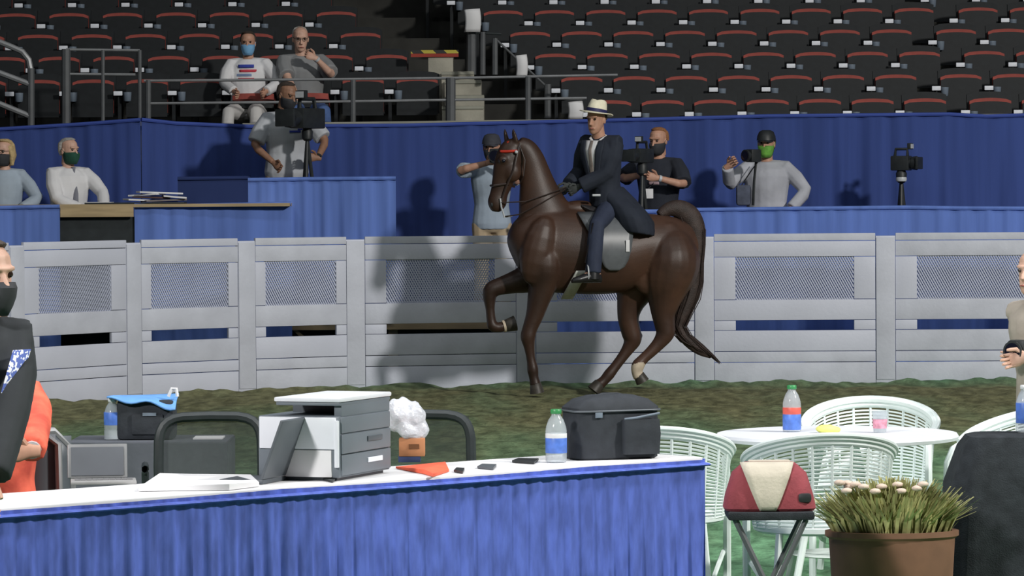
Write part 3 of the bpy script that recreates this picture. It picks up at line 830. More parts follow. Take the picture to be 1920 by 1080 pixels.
# ------------------------------------------------------------------ grey-haired man at the counter
fz = PLAT_Z
def at(px, d, z): q = P(px, 400, d); return V((q.x, d, z))
p = person('grey-haired man in white shirt and dark green mask behind the tan counter', at(129, 36.25, fz), -.55, 1.775, head_face=-.85,
           wrR=P(152, 392, 35.95), wrL=P(195, 392, 36.0), skin=SKIN_P, build=1.06, hintR=V((-1, -.2, -.6)), hintL=V((1, 0, -.6)))
shirt(p, SH_W, loose=.012); trousers(p, DPANT); shoes(p, SHOE); hair(p, HAIR_G); face_mask(p, MASK_G)
b = MB(); b.tube([p.hp(0, .06, -.15), p.J['nb'] + p.F * .10 - UP * .06, p.J['nb'] + p.F * .155 - UP * .25, p.J['nb'] + p.F * .15 - UP * .42], [.022, .02, .03, .034], 8, flat=.35); b.build('necktie', M('grey_tie', (120, 122, 132), .7), p.root, off=p.base)
# ------------------------------------------------------------------ blonde woman at the left edge
p = person('blonde woman in pale blue-grey top at the far left behind the counter', at(8, 36.2, fz), -.25, 1.76, head_face=.35, skin=SKIN_P,
           wrR=P(-20, 392, 35.95), wrL=P(40, 392, 35.95), hintL=V((1, .2, -.6)))
shirt(p, SH_BG, loose=.006); trousers(p, DPANT); shoes(p, SHOE); glasses(p, CAMB)
def longhair(mb, p):
    mb.tube([p.hp(0, -.05, .05), p.hp(0, -.085, -.03), p.hp(.0, -.085, -.12)], [.085, .085, .05], 12)
    for sx in (-1, 1): mb.tube([p.hp(sx * .05, .0, .07), p.hp(sx * .082, -.01, -.02), p.hp(sx * .08, -.01, -.12)], [.04, .036, .02], 8)
hair(p, HAIR_B, off=.016, zmin=-.08, extra=longhair); face_mask(p, MASK_K)
# ------------------------------------------------------------------ video operator on the riser
rz_ = PLAT_Z + .49
p = person('video operator in grey tee with blue print above the tall blue skirting', at(538, 36.5, rz_), -.25, 1.82, head_face=-.75, head_tilt=.25, build=1.12,
           wrR=P(512, 304, 36.22), wrL=P(596, 296, 36.22), hintR=V((-1, 0, -.5)), hintL=V((1, .2, -.5)), skin=SKIN_D, dirL=V((-.8, -.4, .1)), lean=(.06, 0))
shirt(p, SH_GW, sleeve='short', frac=.85, loose=.015); trousers(p, KHAKI); shoes(p, SHOE); hair(p, HAIR_D, zmin=-.04); face_mask(p, MASK_K)
for i, (x, t_, w_, h_) in enumerate(((-.05, .80, .13, .035), (-.05, .70, .11, .035), (-.10, .75, .05, .05))): chest_patch(p, 'shirt_print', LOGO, x, t_, w_, h_, .044)
watch(p, 'L', CAMB)
camera_on('broadcast_camera', 'large black broadcast camera on tripod before the grey tee operator', P(576, 222, 36.05), .5, rz_, L=.27, k=1.5)
# ------------------------------------------------------------------ photographer behind the horse head
p = person('photographer in pale shirt and khaki trousers, partly hidden by the horse head', at(922, 36.2, fz), -.1, 1.78, head_face=.2, head_tilt=.05, skin=SKIN,
           wrR=P(912, 306, 35.88), wrL=P(942, 300, 35.88), hintR=V((-1, 0, -.25)), hintL=V((.7, 0, -1)), dirR=V((.8, -.3, .35)), dirL=V((-.3, -.3, .9)))
shirt(p, SH_BG, sleeve='short', frac=.8, loose=.01); trousers(p, KHAKI); shoes(p, SHOE); hair(p, HAIR_D); cap_hat(p, M('black_white_cap', (60, 62, 70), .8, .2, 12)); face_mask(p, MASK_K)
camera_on('photo_camera', 'black photo camera raised beside the horse ears', P(930, 292, 35.78), .15, 0, L=.10, tri=False, handle=False, hood=False, k=1.05)
# ------------------------------------------------------------------ camera operator behind the rider
p = person('sandy-haired camera operator in black tee and black mask, just right of the rider', at(1236, 36.3, fz), .35, 1.84, head_face=.5, head_tilt=.1, build=1.08,
           wrR=P(1203, 328, 35.95), wrL=P(1234, 334, 35.92), hintL=V((1, -.1, -.6)), hintR=V((-1, 0, -.5)), dirL=V((-.9, -.3, .2)), dirR=V((.4, -.8, .3)))
shirt(p, SH_K, sleeve='short', frac=.9, loose=.014); trousers(p, DPANT); shoes(p, SHOE); hair(p, HAIR_R, zmin=-.03); face_mask(p, MASK_K)
chest_patch(p, 'shirt_print', M('pale_print', (176, 150, 156), .8), .00, .60, .10, .05, .04)
watch(p, 'L', SCRN)
b = MB(); q = P(1216, 363, 35.97); b.box(q, (.09, .012, .095), bev=.004); b.build('name_badge', PAPER, p.root, off=p.base)
b = MB(); b.tube([p.J['nb'] + p.F * .06, p.J['pel'] + (p.J['nb'] - p.J['pel']) * .6 + p.F * .17, q + UP * .05], .004, 6); b.build('lanyard', DPANT, p.root, off=p.base)
camera_on('video_camera', 'black video camera with flip screen held right of the rider', P(1204, 292, 35.85), .55, fz, L=.26, k=1.05)
# ------------------------------------------------------------------ photographer with lime mask
p = person('photographer in light grey shirt and lime green mask raising one arm', at(1438, 36.3, fz), .25, 1.80, head_face=.25, head_tilt=.0, build=1.08,
           wrR=P(1364, 312, 35.98), wrL=P(1482, 392, 36.1), hintR=V((-.4, .3, -1.2)), hintL=V((1, .2, -.2)), dirR=V((.75, -.3, .55)), curlR=.9, skin=SKIN)
shirt(p, SH_LG, loose=.022); trousers(p, DPANT); shoes(p, SHOE); face_mask(p, MASK_L); cap_hat(p, CAMB, brim=.10); hair(p, HAIR_D, zmin=-.06)
b = MB(); b.tube([P(1418, 300, 35.98), P(1414, 340, 35.93), P(1412, 385, 35.95)], .014, 6, flat=.4); b.build('strap', CAMB, p.root, off=p.base)
camera_on('long_lens_camera', 'black camera held at the collar of the lime-masked photographer', P(1412, 292, 35.93), .9, 0, L=.13, tri=False, handle=False, hood=False, k=.95)
t = thing('camera_bag', 'grey shoulder bag hanging at the side of the lime-masked photographer', 'bag', P(1394, 388, 36.02))
b = MB(); b.box(P(1394, 366, 36.02), (.14, .10, .20), bev=.03); b.build('pouch', M('slate_bag', (82, 88, 104), .9, .2, 15), t, off=t.location)
b = MB(); b.tube([P(1390, 348, 36.02), P(1410, 318, 36.06), P(1424, 300, 36.1)], .012, 6, flat=.4); b.build('shoulder_strap', CAMB, t, off=t.location)
# ------------------------------------------------------------------ unmanned camera on tripod
camera_on('unmanned_camera', 'unattended black camera on tripod against the backdrop at right', P(1690, 306, 36.4), -1.1, fz, L=.17, k=1.1)
b = MB(); q = P(1690, 336, 36.33); b.lathe([(.05, -.02), (.055, 0), (.05, .02)], q, 12); o = b.build('silver_ring', SCRN); o.parent = bpy.data.objects['unmanned_camera']; 
for v in o.data.vertices: v.co -= bpy.data.objects['unmanned_camera'].location
# ------------------------------------------------------------------ spectators
def row_floor(k): return FLOOR0 + RISE * k
def spect(px, d=38.65): return at(px, d, row_floor(1))
p = person('spectator in white blue-red print shirt and blue mask sitting in the stands', at(468, 38.62, row_floor(1)), .1, 1.70, 'sit', head_face=.0, skin=SKIN, build=1.12, seat=.36,
           wrR=P(440, 172, 38.25), wrL=P(498, 172, 38.25), hintR=V((-1, .2, -.5)), hintL=V((1, .2, -.5)))
shirt(p, SH_W, loose=.015); trousers(p, M('white_trousers', (200, 198, 196), .8, .05, 6)); shoes(p, M('brown_shoe', (110, 84, 66), .7)); hair(p, HAIR_D, off=.014, zmin=-.07); face_mask(p, MASK_B)
for x, t_, w_, h_, mt in ((0, .86, .17, .06, LOGO), (-.02, .77, .18, .05, RED_P), (.03, .69, .18, .05, M('grey_blue_print', (120, 140, 176), .8)), (0, .61, .17, .05, RED_P)): chest_patch(p, 'shirt_print', mt, x, t_, w_, h_, .042)
p = person('bald spectator in grey polo and jeans resting chin on hand', at(574, 38.62, row_floor(1)), -.15, 1.80, 'sit', head_face=-.15, head_tilt=.16, skin=SKIN_P, build=1.15, seat=.36, lean=(.12, .08),
           wrR=P(556, 178, 38.1), wrL=P(592, 109, 38.22), hintL=V((1.0, -.3, -1.2)), hintR=V((-1, .2, -.5)), dirL=V((-.85, -.1, .35)), thumbL=V((0, .3, 1)), curlL=.9)
shirt(p, SH_G, sleeve='short', frac=.85, loose=.015); trousers(p, JEAN); shoes(p, M('brown_shoe', (110, 84, 66), .7))
hair(p, HAIR_G, off=.006, zmin=-.05, front=lambda z: -.02 if z < .06 else -.06); watch(p, 'L', SCRN); glasses(p, CAMB)

# ================================================================== HORSE
HTH = math.radians(12); HS = 210.5
HROOT = V((P(1110, 735, 33.23).x, 33.23, 0))
hn = V((-math.sin(HTH), math.cos(HTH), 0)); HRot = Matrix.Rotation(HTH, 3, 'Z')
def HW(px, py, y=0.0):
    r = ray(px, py); t_ = (y - hn.dot(CAM - HROOT)) / hn.dot(r); return CAM + r * t_
def HP(px, py, y=0.0): return HRot.transposed() @ (HW(px, py, y) - HROOT)
COAT = M('liver_chestnut_coat', (68, 50, 42), .45, .28, 2.2, bump=.08, bscale=90, spec=.4, rgb2=(74, 52, 41))
def horse_coat():
    """chestnut, darker towards the head; the light on the haunch is painted into the colour"""
    m = COAT; nt = m.node_tree; b = nt.nodes['Principled BSDF']
    base = b.inputs['Base Color'].links[0].from_socket
    tc = nt.nodes.new('ShaderNodeTexCoord'); sp = nt.nodes.new('ShaderNodeSeparateXYZ'); nt.links.new(tc.outputs['Object'], sp.inputs[0])
    mr = nt.nodes.new('ShaderNodeMapRange'); mr.inputs['From Min'].default_value = -.75; mr.inputs['From Max'].default_value = .75
    mr.inputs['To Min'].default_value = .62; mr.inputs['To Max'].default_value = 1.25; nt.links.new(sp.outputs['X'], mr.inputs['Value'])
    mx = nt.nodes.new('ShaderNodeMix'); mx.data_type = 'RGBA'; mx.blend_type = 'MULTIPLY'; mx.inputs[0].default_value = 1
    nt.links.new(base, mx.inputs[6]); nt.links.new(mr.outputs[0], mx.inputs[7]); nt.links.new(mx.outputs[2], b.inputs['Base Color'])
horse_coat()
SOCK = M('white_sock', (205, 190, 168), .7, .12, 20)
HOOF = M('hoof', (62, 58, 52), .5, .2, 20)
TAILM = M('dark_tail_hair', (58, 46, 42), .6, .3, 14, bump=.5, bscale=120)
BAY = M('muzzle_dark', (58, 44, 40), .6, .1, 15)
horse = thing('horse', 'chestnut saddle horse trotting with raised foreleg and one white hind sock', 'horse', HROOT, HTH)
mb = MB()
def spline(rows, k):
    out = []
    for i in range(len(rows) - 1):
        p0, p1, p2, p3 = rows[max(i - 1, 0)], rows[i], rows[i + 1], rows[min(i + 2, len(rows) - 1)]
        for j in range(k):
            t = j / k
            out.append([.5 * (2 * b_ + (c - a) * t + (2 * a - 5 * b_ + 4 * c - d) * t * t + (3 * b_ - a - 3 * c + d) * t ** 3) for a, b_, c, d in zip(p0, p1, p2, p3)])
    return out + [list(rows[-1])]
def hloft(st, n=18):
    """st: (px, py, half height px, half width m, y); rings stand across the path in the horse's plane"""
    st = spline([tuple(a) if len(a) > 4 else tuple(a) + (0,) for a in st], 4); n *= 2
    pts = [HP(a[0], a[1], a[4] if len(a) > 4 else 0) for a in st]; out = []
    for i, a in enumerate(st):
        t_ = (pts[min(i + 1, len(pts) - 1)] - pts[max(i - 1, 0)]); t_.y = 0; t_.normalize()
        nrm = V((-t_.z, 0, t_.x)); out.append((pts[i], nrm * (max(a[2], 1) / HS), V((0, max(a[3], .004), 0))))
    mb.ell(out, n)
hloft([(958, 470, 16, .07), (964, 468, 36, .15), (982, 464, 58, .21), (1008, 462, 76, .25), (1040, 467, 81, .275), (1080, 471, 80, .295), (1120, 476, 76, .31), (1160, 475, 73, .31),
       (1200, 465, 65, .29), (1235, 462, 60, .275), (1262, 466, 57, .25), (1280, 474, 50, .20), (1293, 480, 38, .14), (1302, 486, 20, .07)], 22)
# neck
hloft([(1040, 448, 66, .21), (1026, 415, 56, .165), (1014, 375, 43, .13), (1007, 345, 34, .11), (1001, 320, 29, .095), (994, 298, 26, .088), (984, 280, 22, .08), (970, 269, 15, .065)], 18)
# head
hloft([(972, 266, 10, .05), (962, 278, 22, .085), (955, 297, 26, .098), (950, 318, 26, .095), (943, 340, 21, .072), (936, 362, 17, .060), (932, 380, 18, .066), (930, 391, 13, .058), (929, 397, 7, .04)], 16)
# cheek, eye ridge, nostril, shoulder, haunch
def blob(px, py, rx, rz_, wy, y, tilt=0.0):
    mb.ball(HP(px, py, y), (rx / HS, wy, rz_ / HS), 14, Matrix.Rotation(tilt, 3, 'Y'))
blob(961, 322, 17, 20, .05, -.065); blob(961, 322, 17, 20, .05, .065)
blob(944, 299, 10, 8, .03, -.082); blob(944, 299, 10, 8, .03, .082)
blob(1010, 470, 34, 66, .11, -.19, .25); blob(1010, 470, 34, 66, .11, .19, .25)
blob(1256, 478, 46, 64, .13, -.15, -.15); blob(1256, 478, 46, 64, .13, .15, -.15)
blob(1224, 512, 40, 44, .09, -.135, .3); blob(1224, 512, 40, 44, .09, .135, .3)
blob(1078, 392, 40, 16, .09, 0.0, -.1)
for y, ex in ((-.055, 0), (.055, -16)): mb.tube([HP(968 + ex, 274, y * .9), HP(966 + ex, 262, y), HP(963 + ex, 248, y * 1.15), HP(962 + ex, 240, y * 1.1)], [.028, .034, .024, .007], 8, flat=.65)
def leg(st):
    st = spline([tuple(a) for a in st], 3)
    pts = [HP(a[0], a[1], a[3]) for a in st]
    mb.tube(pts, [a[2] * 1.14 / HS for a in st], 18)
N, FR = -.125, .125
# near fore, on the ground
leg([(1016, 440, 14, -.10), (1018, 462, 28, -.11), (1020, 500, 32, N), (1017, 535, 24, N), (1010, 562, 19, N), (1003, 590, 15, N), (994, 615, 12.5, N), (990, 632, 12.5, N), (992, 648, 9.5, N), (995, 670, 7.5, N), (998, 686, 8.8, N), (999, 694, 9.5, N), (1001, 708, 8, N), (1004, 722, 10, N)])
# off fore, raised and folded
leg([(1018, 470, 16, .08), (1010, 490, 28, .10), (990, 520, 25, FR), (965, 529, 19, FR), (940, 536, 15, FR), (922, 543, 13.5, FR), (918, 556, 11.5, FR), (919, 578, 8, FR), (921, 600, 8, FR), (924, 611, 9.5, FR), (933, 614, 8.5, FR), (944, 612, 9, FR)])
# off hind, on the ground under the belly
leg([(1215, 450, 16, .11), (1210, 475, 32, .13), (1205, 500, 38, .13), (1192, 540, 34, FR), (1182, 570, 23, FR), (1178, 595, 18, FR), (1182, 618, 16.5, FR), (1186, 636, 15.5, FR), (1180, 650, 11.5, FR), (1168, 668, 9, FR), (1153, 688, 8.5, FR), (1142, 702, 9.5, FR), (1132, 714, 8.5, FR), (1122, 722, 10, FR)])
# near hind, just leaving the ground
leg([(1256, 428, 12, -.12), (1258, 445, 30, -.13), (1259, 470, 44, -.135), (1258, 495, 48, -.13), (1250, 530, 42, N), (1246, 562, 29, N), (1244, 590, 20, N), (1247, 612, 17, N), (1247, 626, 15.5, N), (1236, 643, 11.5, N), (1220, 660, 9.5, N), (1205, 674, 9, N), (1196, 686, 11, N), (1194, 698, 9, N), (1198, 706, 10, N)])
# points of hock
mb.tube([HP(1190, 612, FR), HP(1199, 630, FR), HP(1195, 645, FR)], [.03, .033, .02], 8)
mb.tube([HP(1252, 600, N), HP(1261, 618, N), HP(1252, 636, N)], [.03, .034, .02], 8)
hm = remesh(mb, .0115, 6)
hm.materials.append(COAT); hm.materials.append(SOCK)
sc = HP(1196, 696, N)
for pl in hm.polygons:
    c = pl.center
    if c.y < 0 and (c - sc).length < .16 and c.z < HP(1200, 682, N).z + .012 * math.sin(c.y * 60): pl.material_index = 1
link('body', hm, horse)
def hoof(c0, c1, r0, r1, name='hoof', mat=HOOF):
    b = MB(); d = (c1 - c0).normalized(); a = d.cross(V((0, 1, 0))).normalized()
    b.ell([(c0 - d * .01, a * r0 * .8, V((0, r0 * .8, 0))), (c0, a * r0, V((0, r0, 0))), (c0.lerp(c1, .5), a * (r0 + r1) / 2 * 1.0, V((0, (r0 + r1) / 2, 0))), (c1, a * r1, V((0, r1, 0)))], 14)
    return b.build(name, mat, horse)
hoof(HP(1004, 719, N), HP(1007, 737, N), .050, .066)
hoof(HP(948, 611, FR), HP(966, 606, FR), .054, .070)
b = MB(); b.tube([HP(943, 612, FR), HP(947, 611, FR)], [.052, .055], 12); b.build('coronet_band', SOCK, horse)
hoof(HP(1124, 719, FR), HP(1113, 733, FR), .052, .068)
hoof(HP(1198, 703, N), HP(1205, 716, N), .050, .062)
for y in (-.096, .096):
    b = MB(); b.ball(HP(944, 301, y), .019, 10); b.build('eye', LENS, horse)
    b = MB(); b.ball(HP(922, 384, y * .55), (.012, .012, .02), 8); b.build('nostril', BLACK, horse)
# tail: arched dock, then hanging and swept back
tp = [(1236, 404, 9, .05), (1252, 393, 13, .06), (1272, 392, 18, .07), (1292, 405, 21, .08), (1303, 430, 20, .09), (1306, 460, 16, .09), (1303, 495, 15, .085), (1298, 530, 18, .08), (1289, 560, 20, .075), (1279, 588, 16, .065), (1272, 610, 11, .05), (1280, 628, 11, .045), (1298, 645, 12, .04), (1316, 658, 10, .03), (1334, 669, 4, .012)]
mb = MB(); hloft([(a, b_, c, d_, -.02) for a, b_, c, d_ in tp], 14)
me = remesh(mb, .009, 2); me.materials.append(TAILM); tail = link('tail', me, horse)
b = MB()
rs = random.Random(3)
for i in range(70):
    u = rs.uniform(-1, 1); v = rs.uniform(-1, 1); pts = []
    st0 = rs.choice([3, 4, 5, 6]); spread = rs.uniform(.6, 1.5)
    for q, (px, py, rp, wy) in enumerate(tp[st0:]):
        f = q / (len(tp) - st0 - 1)
        e = 1.12 + (spread - .7) * f; ex = max(0, f - .45) ** 2 * 3
        pts.append(HP(px + u * rp * e * .95 + 14 * ex * u, py + ex * u * 16 + (rs.uniform(-2, 2)), -.02 + v * wy * e))
    b.tube(pts, [.004] * (len(pts) - 1) + [.0012], 4)
stuff(b.build('tail_strands', TAILM, horse))

# ---- saddle (on the horse, a thing of its own)
SADM = M('grey_saddle_leather', (96, 100, 104), .35, .12, 12, spec=.5)
SADD = M('dark_saddle_leather', (50, 48, 50), .4, .12, 12, spec=.5)
sad0 = HW(1140, 402, 0)
sad = thing('saddle', 'flat grey leather show saddle under the rider with white girth and steel stirrups', 'saddle', sad0, HTH)
soff = HP(1140, 402, 0)
def barrel(px, py, out):
    """half width of the barrel at that height plus a gap"""
    zc, hh, w0 = 472, 78, .308
    f = max(-1, min(1, (py - zc) / hh)); return w0 * math.sqrt(max(.02, 1 - f * f)) ** .75 + out
for sg, nm in ((-1, 'flap'), (1, 'flap')):
    b = MB(); rows = [(398, 1082, 1192), (415, 1092, 1190), (432, 1102, 1188), (450, 1112, 1186), (470, 1120, 1183), (488, 1127, 1178), (500, 1133, 1171), (507, 1142, 1160)]
    def fn(u, v):
        x = v * (len(rows) - 1); i = min(int(x), len(rows) - 2); f = x - i
        a, c = rows[i], rows[i + 1]; py = a[0] + (c[0] - a[0]) * f; xl = a[1] + (c[1] - a[1]) * f; xr = a[2] + (c[2] - a[2]) * f
        return HP(xl + (xr - xl) * u, py, sg * (barrel(0, py, .028))) - soff
    b.grid(fn, 8, 14); o = b.build(nm, SADM, sad); so = o.modifiers.new('s', 'SOLIDIFY'); so.thickness = .014; so.offset = 0
b = MB(); b.ell([(HP(1086, 386, 0) - soff, V((0, 0, .02)), V((0, .10, 0))), (HP(1100, 394, 0) - soff, V((0, 0, .05)), V((0, .15, 0))), (HP(1140, 402, 0) - soff, V((0, 0, .045)), V((0, .18, 0))), (HP(1180, 402, 0) - soff, V((0, 0, .05)), V((0, .19, 0))), (HP(1203, 397, 0) - soff, V((0, 0, .035)), V((0, .15, 0)))], 16)
b.build('seat', SADD, sad)
b = MB()
ring = []
for i in range(15):
    a = math.radians(24 + 132 * i / 14); zc = 472; py = zc + 88 * math.sin(a) if True else 0
    px = 1093 - 26 * max(0, (py - 505) / 48)
    ring.append((px, py, -.325 * math.cos(a)))
def gf(u, v):
    x = v * 14; i = min(int(x), 13); f = x - i; A, B = ring[i], ring[i + 1]
    q = [A[k] + (B[k] - A[k]) * f for k in range(3)]
    return HP(q[0] + (u - .5) * 22, q[1], q[2]) - soff
b.grid(gf, 3, 28); o = b.build('girth', M('white_girth', (196, 198, 190), .7, .08, 20), sad); so = o.modifiers.new('s', 'SOLIDIFY'); so.thickness = .012; so.offset = 0
for sg in (-1, 1):
    b = MB(); b.tube([HP(1112, 418, sg * .40) - soff, HP(1104, 455, sg * .405) - soff, HP(1097, 493, sg * .41) - soff], .013, 6, flat=.35); b.build('stirrup_leather', SADD, sad)
    b = MB(); cpt = HP(1097, 516, sg * .41) - soff
    b.tube([cpt + V((.02, sg * .0 + .058 * math.cos(a), .055 * math.sin(a) + .04 * max(0, math.sin(a)))) for a in [i * math.pi / 8 for i in range(16)]], .007, 6, closed=True); b.build('stirrup_iron', SCRN, sad)
b = MB(); b.box(HP(1177, 461, -barrel(0, 461, .045)) - soff, (.034, .008, .105), bev=.003); b.build('white_tab', PAPER, sad)

# ---- bridle
BRM = M('bridle_leather', (48, 36, 32), .5, .1, 15)
br0 = HW(955, 300, 0); broff = HP(955, 300, 0)
bri = thing('bridle', 'dark leather show bridle with red browband and long reins on the chestnut horse', 'bridle', br0, HTH)
B_ = lambda px, py, y: HP(px, py, y) - broff
for sg in (-1, 1):
    b = MB(); b.tube([B_(974, 268, sg * .06), B_(970, 285, sg * .104), B_(962, 320, sg * .122), B_(948, 352, sg * .078), B_(938, 381, sg * .070)], .011, 6, flat=.5); b.build('cheek_strap', BRM, bri)
    b = MB(); b.tube([B_(974, 270, sg * .06), B_(985, 300, sg * .11), B_(982, 330, sg * .10), B_(975, 345, sg * .03)], .009, 6, flat=.5); b.build('throat_latch', BRM, bri)
    b = MB(); b.tube([B_(938, 372, sg * .076), B_(940, 388, sg * .078), B_(946, 408, sg * .074)], .008, 6); b.build('bit_shank', SCRN, bri)
    b = MB(); b.tube([B_(946, 406, sg * .074), B_(975, 402, sg * .13), B_(1020, 378, sg * .165), B_(1060, 355, sg * .10)], .006, 5); b.build('rein', BRM, bri)
    b = MB(); b.tube([B_(938, 380, sg * .078), B_(985, 378, sg * .13), B_(1025, 365, sg * .15), B_(1062, 351, sg * .09)], .006, 5); b.build('rein', BRM, bri)
b = MB(); b.tube([B_(946, 407, -.074), B_(958, 405, -.04), B_(960, 405, .04), B_(946, 407, .074)], .006, 5); b.build('curb_chain', SCRN, bri)
b = MB(); b.tube([B_(970, 283, -.106), B_(952, 284, -.096), B_(940, 284, -.06), B_(937, 283, 0), B_(940, 284, .06), B_(952, 284, .096), B_(970, 283, .106)], .012, 8); b.build('browband', M('red_browband', (196, 52, 34), .45, .1, 20), bri)
b = MB(); b.tube([B_(948, 345, -.082), B_(926, 348, -.062), B_(920, 348, 0), B_(926, 348, .062), B_(948, 345, .082), B_(964, 350, 0)], .011, 6, closed=True); b.build('noseband', BRM, bri)
b = MB(); b.tube([B_(966, 262, .0), B_(952, 266, -.04), B_(944, 282, -.05), B_(938, 304, -.05), B_(936, 316, -.045)], [.008, .014, .016, .013, .006], 7, flat=.5); b.build('ribbon', M('red_ribbon', (190, 60, 40), .5, .35, 25), bri)
b = MB(); b.ball(B_(968, 285, -.118), .016, 10); b.build('rosette', SCRN, bri)

# ================================================================== RIDER
NAVY = M('navy_coat', (44, 49, 60), .8, .10, 8, bump=.15, bscale=30, spec=.25)
JOD = M('navy_jodhpurs', (54, 61, 80), .75, .10, 8, bump=.15, bscale=22, spec=.25)
BOOT = M('black_boot', (36, 36, 38), .35, .1, 10)
fdeg = math.radians(36)
J = dict(pel=HW(1137, 384, 0), nb=HW(1124, 262, -.03), sR=HW(1097, 268, .09), sL=HW(1159, 269, -.13), hd=HW(1118, 226, -.06),
         hR=HW(1135, 388, .10), hL=HW(1142, 392, -.11), kR=HW(1108, 420, .34), kL=HW(1118, 424, -.37), aR=HW(1104, 512, .40), aL=HW(1112, 512, -.41), toeR=HW(1088, 524, .42), toeL=HW(1090, 523, -.43))
r_ = person('rider in white straw hat, navy coat and tie sitting on the trotting chestnut horse', HW(1137, 400, 0), fdeg, 1.78, 'stand', head_face=math.radians(29), head_tilt=.06, joints=J, skin=SKIN,
            wrR=HW(1066, 348, .07), wrL=HW(1086, 350, -.09), hintR=V((-.2, .4, -1)), hintL=V((.9, -.3, -1)), curlR=1.15, curlL=1.15, thumbR=V((0, .2, 1)), thumbL=V((0, -.2, 1)), build=.98)
GLOVE = M('dark_glove', (62, 66, 66), .7, .1, 20); r_.body.data.materials.append(GLOVE)
for pl in r_.body.data.polygons:
    for s_2 in 'RL':
        d_w = (r_.J['w' + s_2] - r_.J['e' + s_2]).normalized()
        if (pl.center + r_.base - r_.J['w' + s_2] - d_w * .07).length < .12: pl.material_index = 1
shirt(r_, NAVY, 'coat', .030, 'long', t0=-.03, loose=.002)
# jodhpurs: seat, thighs, narrow legs with flared cuffs
mb = MB(); mb.ell(r_.torso_st(.012, -.16, .15), 16)
for s in 'RL':
    a = r_.leg_pts(s); rr = r_.leg_rad(.014); rr[-1] += .02; rr[-2] += .004; mb.tube(a, rr, 12)
me = remesh(mb, .011, 3, r_.base); me.materials.append(JOD); link('jodhpurs', me, r_.root)
shoes(r_, BOOT, 'boot')
for s_2 in 'RL':
    a_, k_ = J['a' + s_2], J['k' + s_2]
    b = MB(); b.tube([a_ - UP * .055, a_ + (k_ - a_) * .10, a_ + (k_ - a_) * .28], [.060, .060, .052], 12); b.build('boot_shaft', BOOT, r_.root, off=r_.base)
# coat skirt hanging over the saddle and thigh
mb = MB()
mb.ell([(HW(1137, 350, 0), HRot @ V((.150, 0, .0)), HRot @ V((0, .155, 0))), (HW(1152, 368, 0), HRot @ V((.19, 0, -.03)), HRot @ V((0, .22, 0))), (HW(1166, 388, 0), HRot @ V((.22, 0, -.05)), HRot @ V((0, .32, 0))), (HW(1176, 408, 0), HRot @ V((.235, 0, -.05)), HRot @ V((0, .375, 0))), (HW(1181, 427, 0), HRot @ V((.22, 0, -.04)), HRot @ V((0, .395, 0))), (HW(1184, 438, 0), HRot @ V((.20, 0, -.03)), HRot @ V((0, .395, 0)))], 22)
me = remesh(mb, .011, 3, r_.base); me.materials.append(NAVY); link('coat_skirt', me, r_.root)
# shirt front, tie, lapels on the chest
sp = J['nb'] - J['pel']; sd = (J['sR'] - J['sL']).normalized(); U = sp.normalized(); D = U.cross(sd).normalized()
if D.dot(r_.F) < 0: D = -D
def chest(t_, x, o):     # point on the coat front
    a, d = .205, .150
    return J['pel'] + sp * t_ + sd * x + D * (d * math.sqrt(max(.05, 1 - (x / a) ** 2)) * (1 if t_ < .86 else 1 - (t_ - .86) * 3.1) + o)
def strip(name, mat, f, o, thick=.006, n=10):
    b = MB(); b.grid(lambda u, v: chest(.38 + .62 * v, f(v)[0] + (f(v)[1] - f(v)[0]) * u, o), 4, n)
    ob = b.build(name, mat, r_.root, off=r_.base); so = ob.modifiers.new('s', 'SOLIDIFY'); so.thickness = thick; so.offset = 1; return ob
cx = .02
strip('shirt_front', SH_W, lambda v: (cx - .012 - .062 * v, cx + .012 + .062 * v), .006)
strip('necktie', M('taupe_tie', (128, 118, 112), .6, .2, 20), lambda v: (cx - .022 + .010 * v, cx + .022 - .010 * v), .014)
strip('lapel', NAVY, lambda v: (cx - .05 - .085 * v * (1 if v < .8 else 1 - (v - .8)), cx - .010 - .056 * v), .012, .010)
strip('lapel', NAVY, lambda v: (cx + .010 + .056 * v, cx + .05 + .085 * v * (1 if v < .8 else 1 - (v - .8))), .012, .010)
b = MB(); nbp = J['nb']
for sg in (-1, 1): b.tube([nbp + D * .085 + sd * sg * .012 - U * .02, nbp + D * .06 + sd * sg * .055 + U * .015, nbp + sd * sg * .068 + U * .03, nbp - D * .06 + U * .04], .016, 7, flat=.5)
b.build('shirt_collar', SH_W, r_.root, off=r_.base)
hair(r_, HAIR_D, off=.006, zmin=-.03)
b = MB(); b.box(HW(1118, 366, -.22), (.075, .03, .02), HRot, bev=.006); b.build('buckle', SCRN, r_.root, off=r_.base)
# hat
STRAW = M('straw', (238, 232, 206), .8, .05, 40, bump=.2, bscale=120)
hatp = r_.hp(0, -.008, .068); HX = r_.HF.cross(r_.HU); HU2 = (r_.HU - r_.HF * .17 - HX * .13).normalized(); HF2 = (r_.HF - HU2 * r_.HF.dot(HU2)).normalized(); HX2 = HF2.cross(HU2)
RH = Matrix((HX2, HF2, HU2)).transposed()
b = MB(); b.lathe([(.097, -.0), (.094, .03), (.088, .075), (.078, .108), (.062, .120), (.035, .112), (.005, .108)], hatp, 24, RH, sx=.90, sy=1.12)
for v in b.v:      # pinch the crown at the front and crease it
    q = RH.transposed() @ (v - hatp)
    if q.z > .05 and q.y > .02: q.x *= 1 - .28 * min(1, (q.z - .05) / .05) * min(1, q.y / .07)
    if q.z > .105: q.z -= .018 * math.exp(-(q.x / .03) ** 2)
    v[:] = RH @ q + hatp
hat = b.build('hat', STRAW, r_.root, off=r_.base)
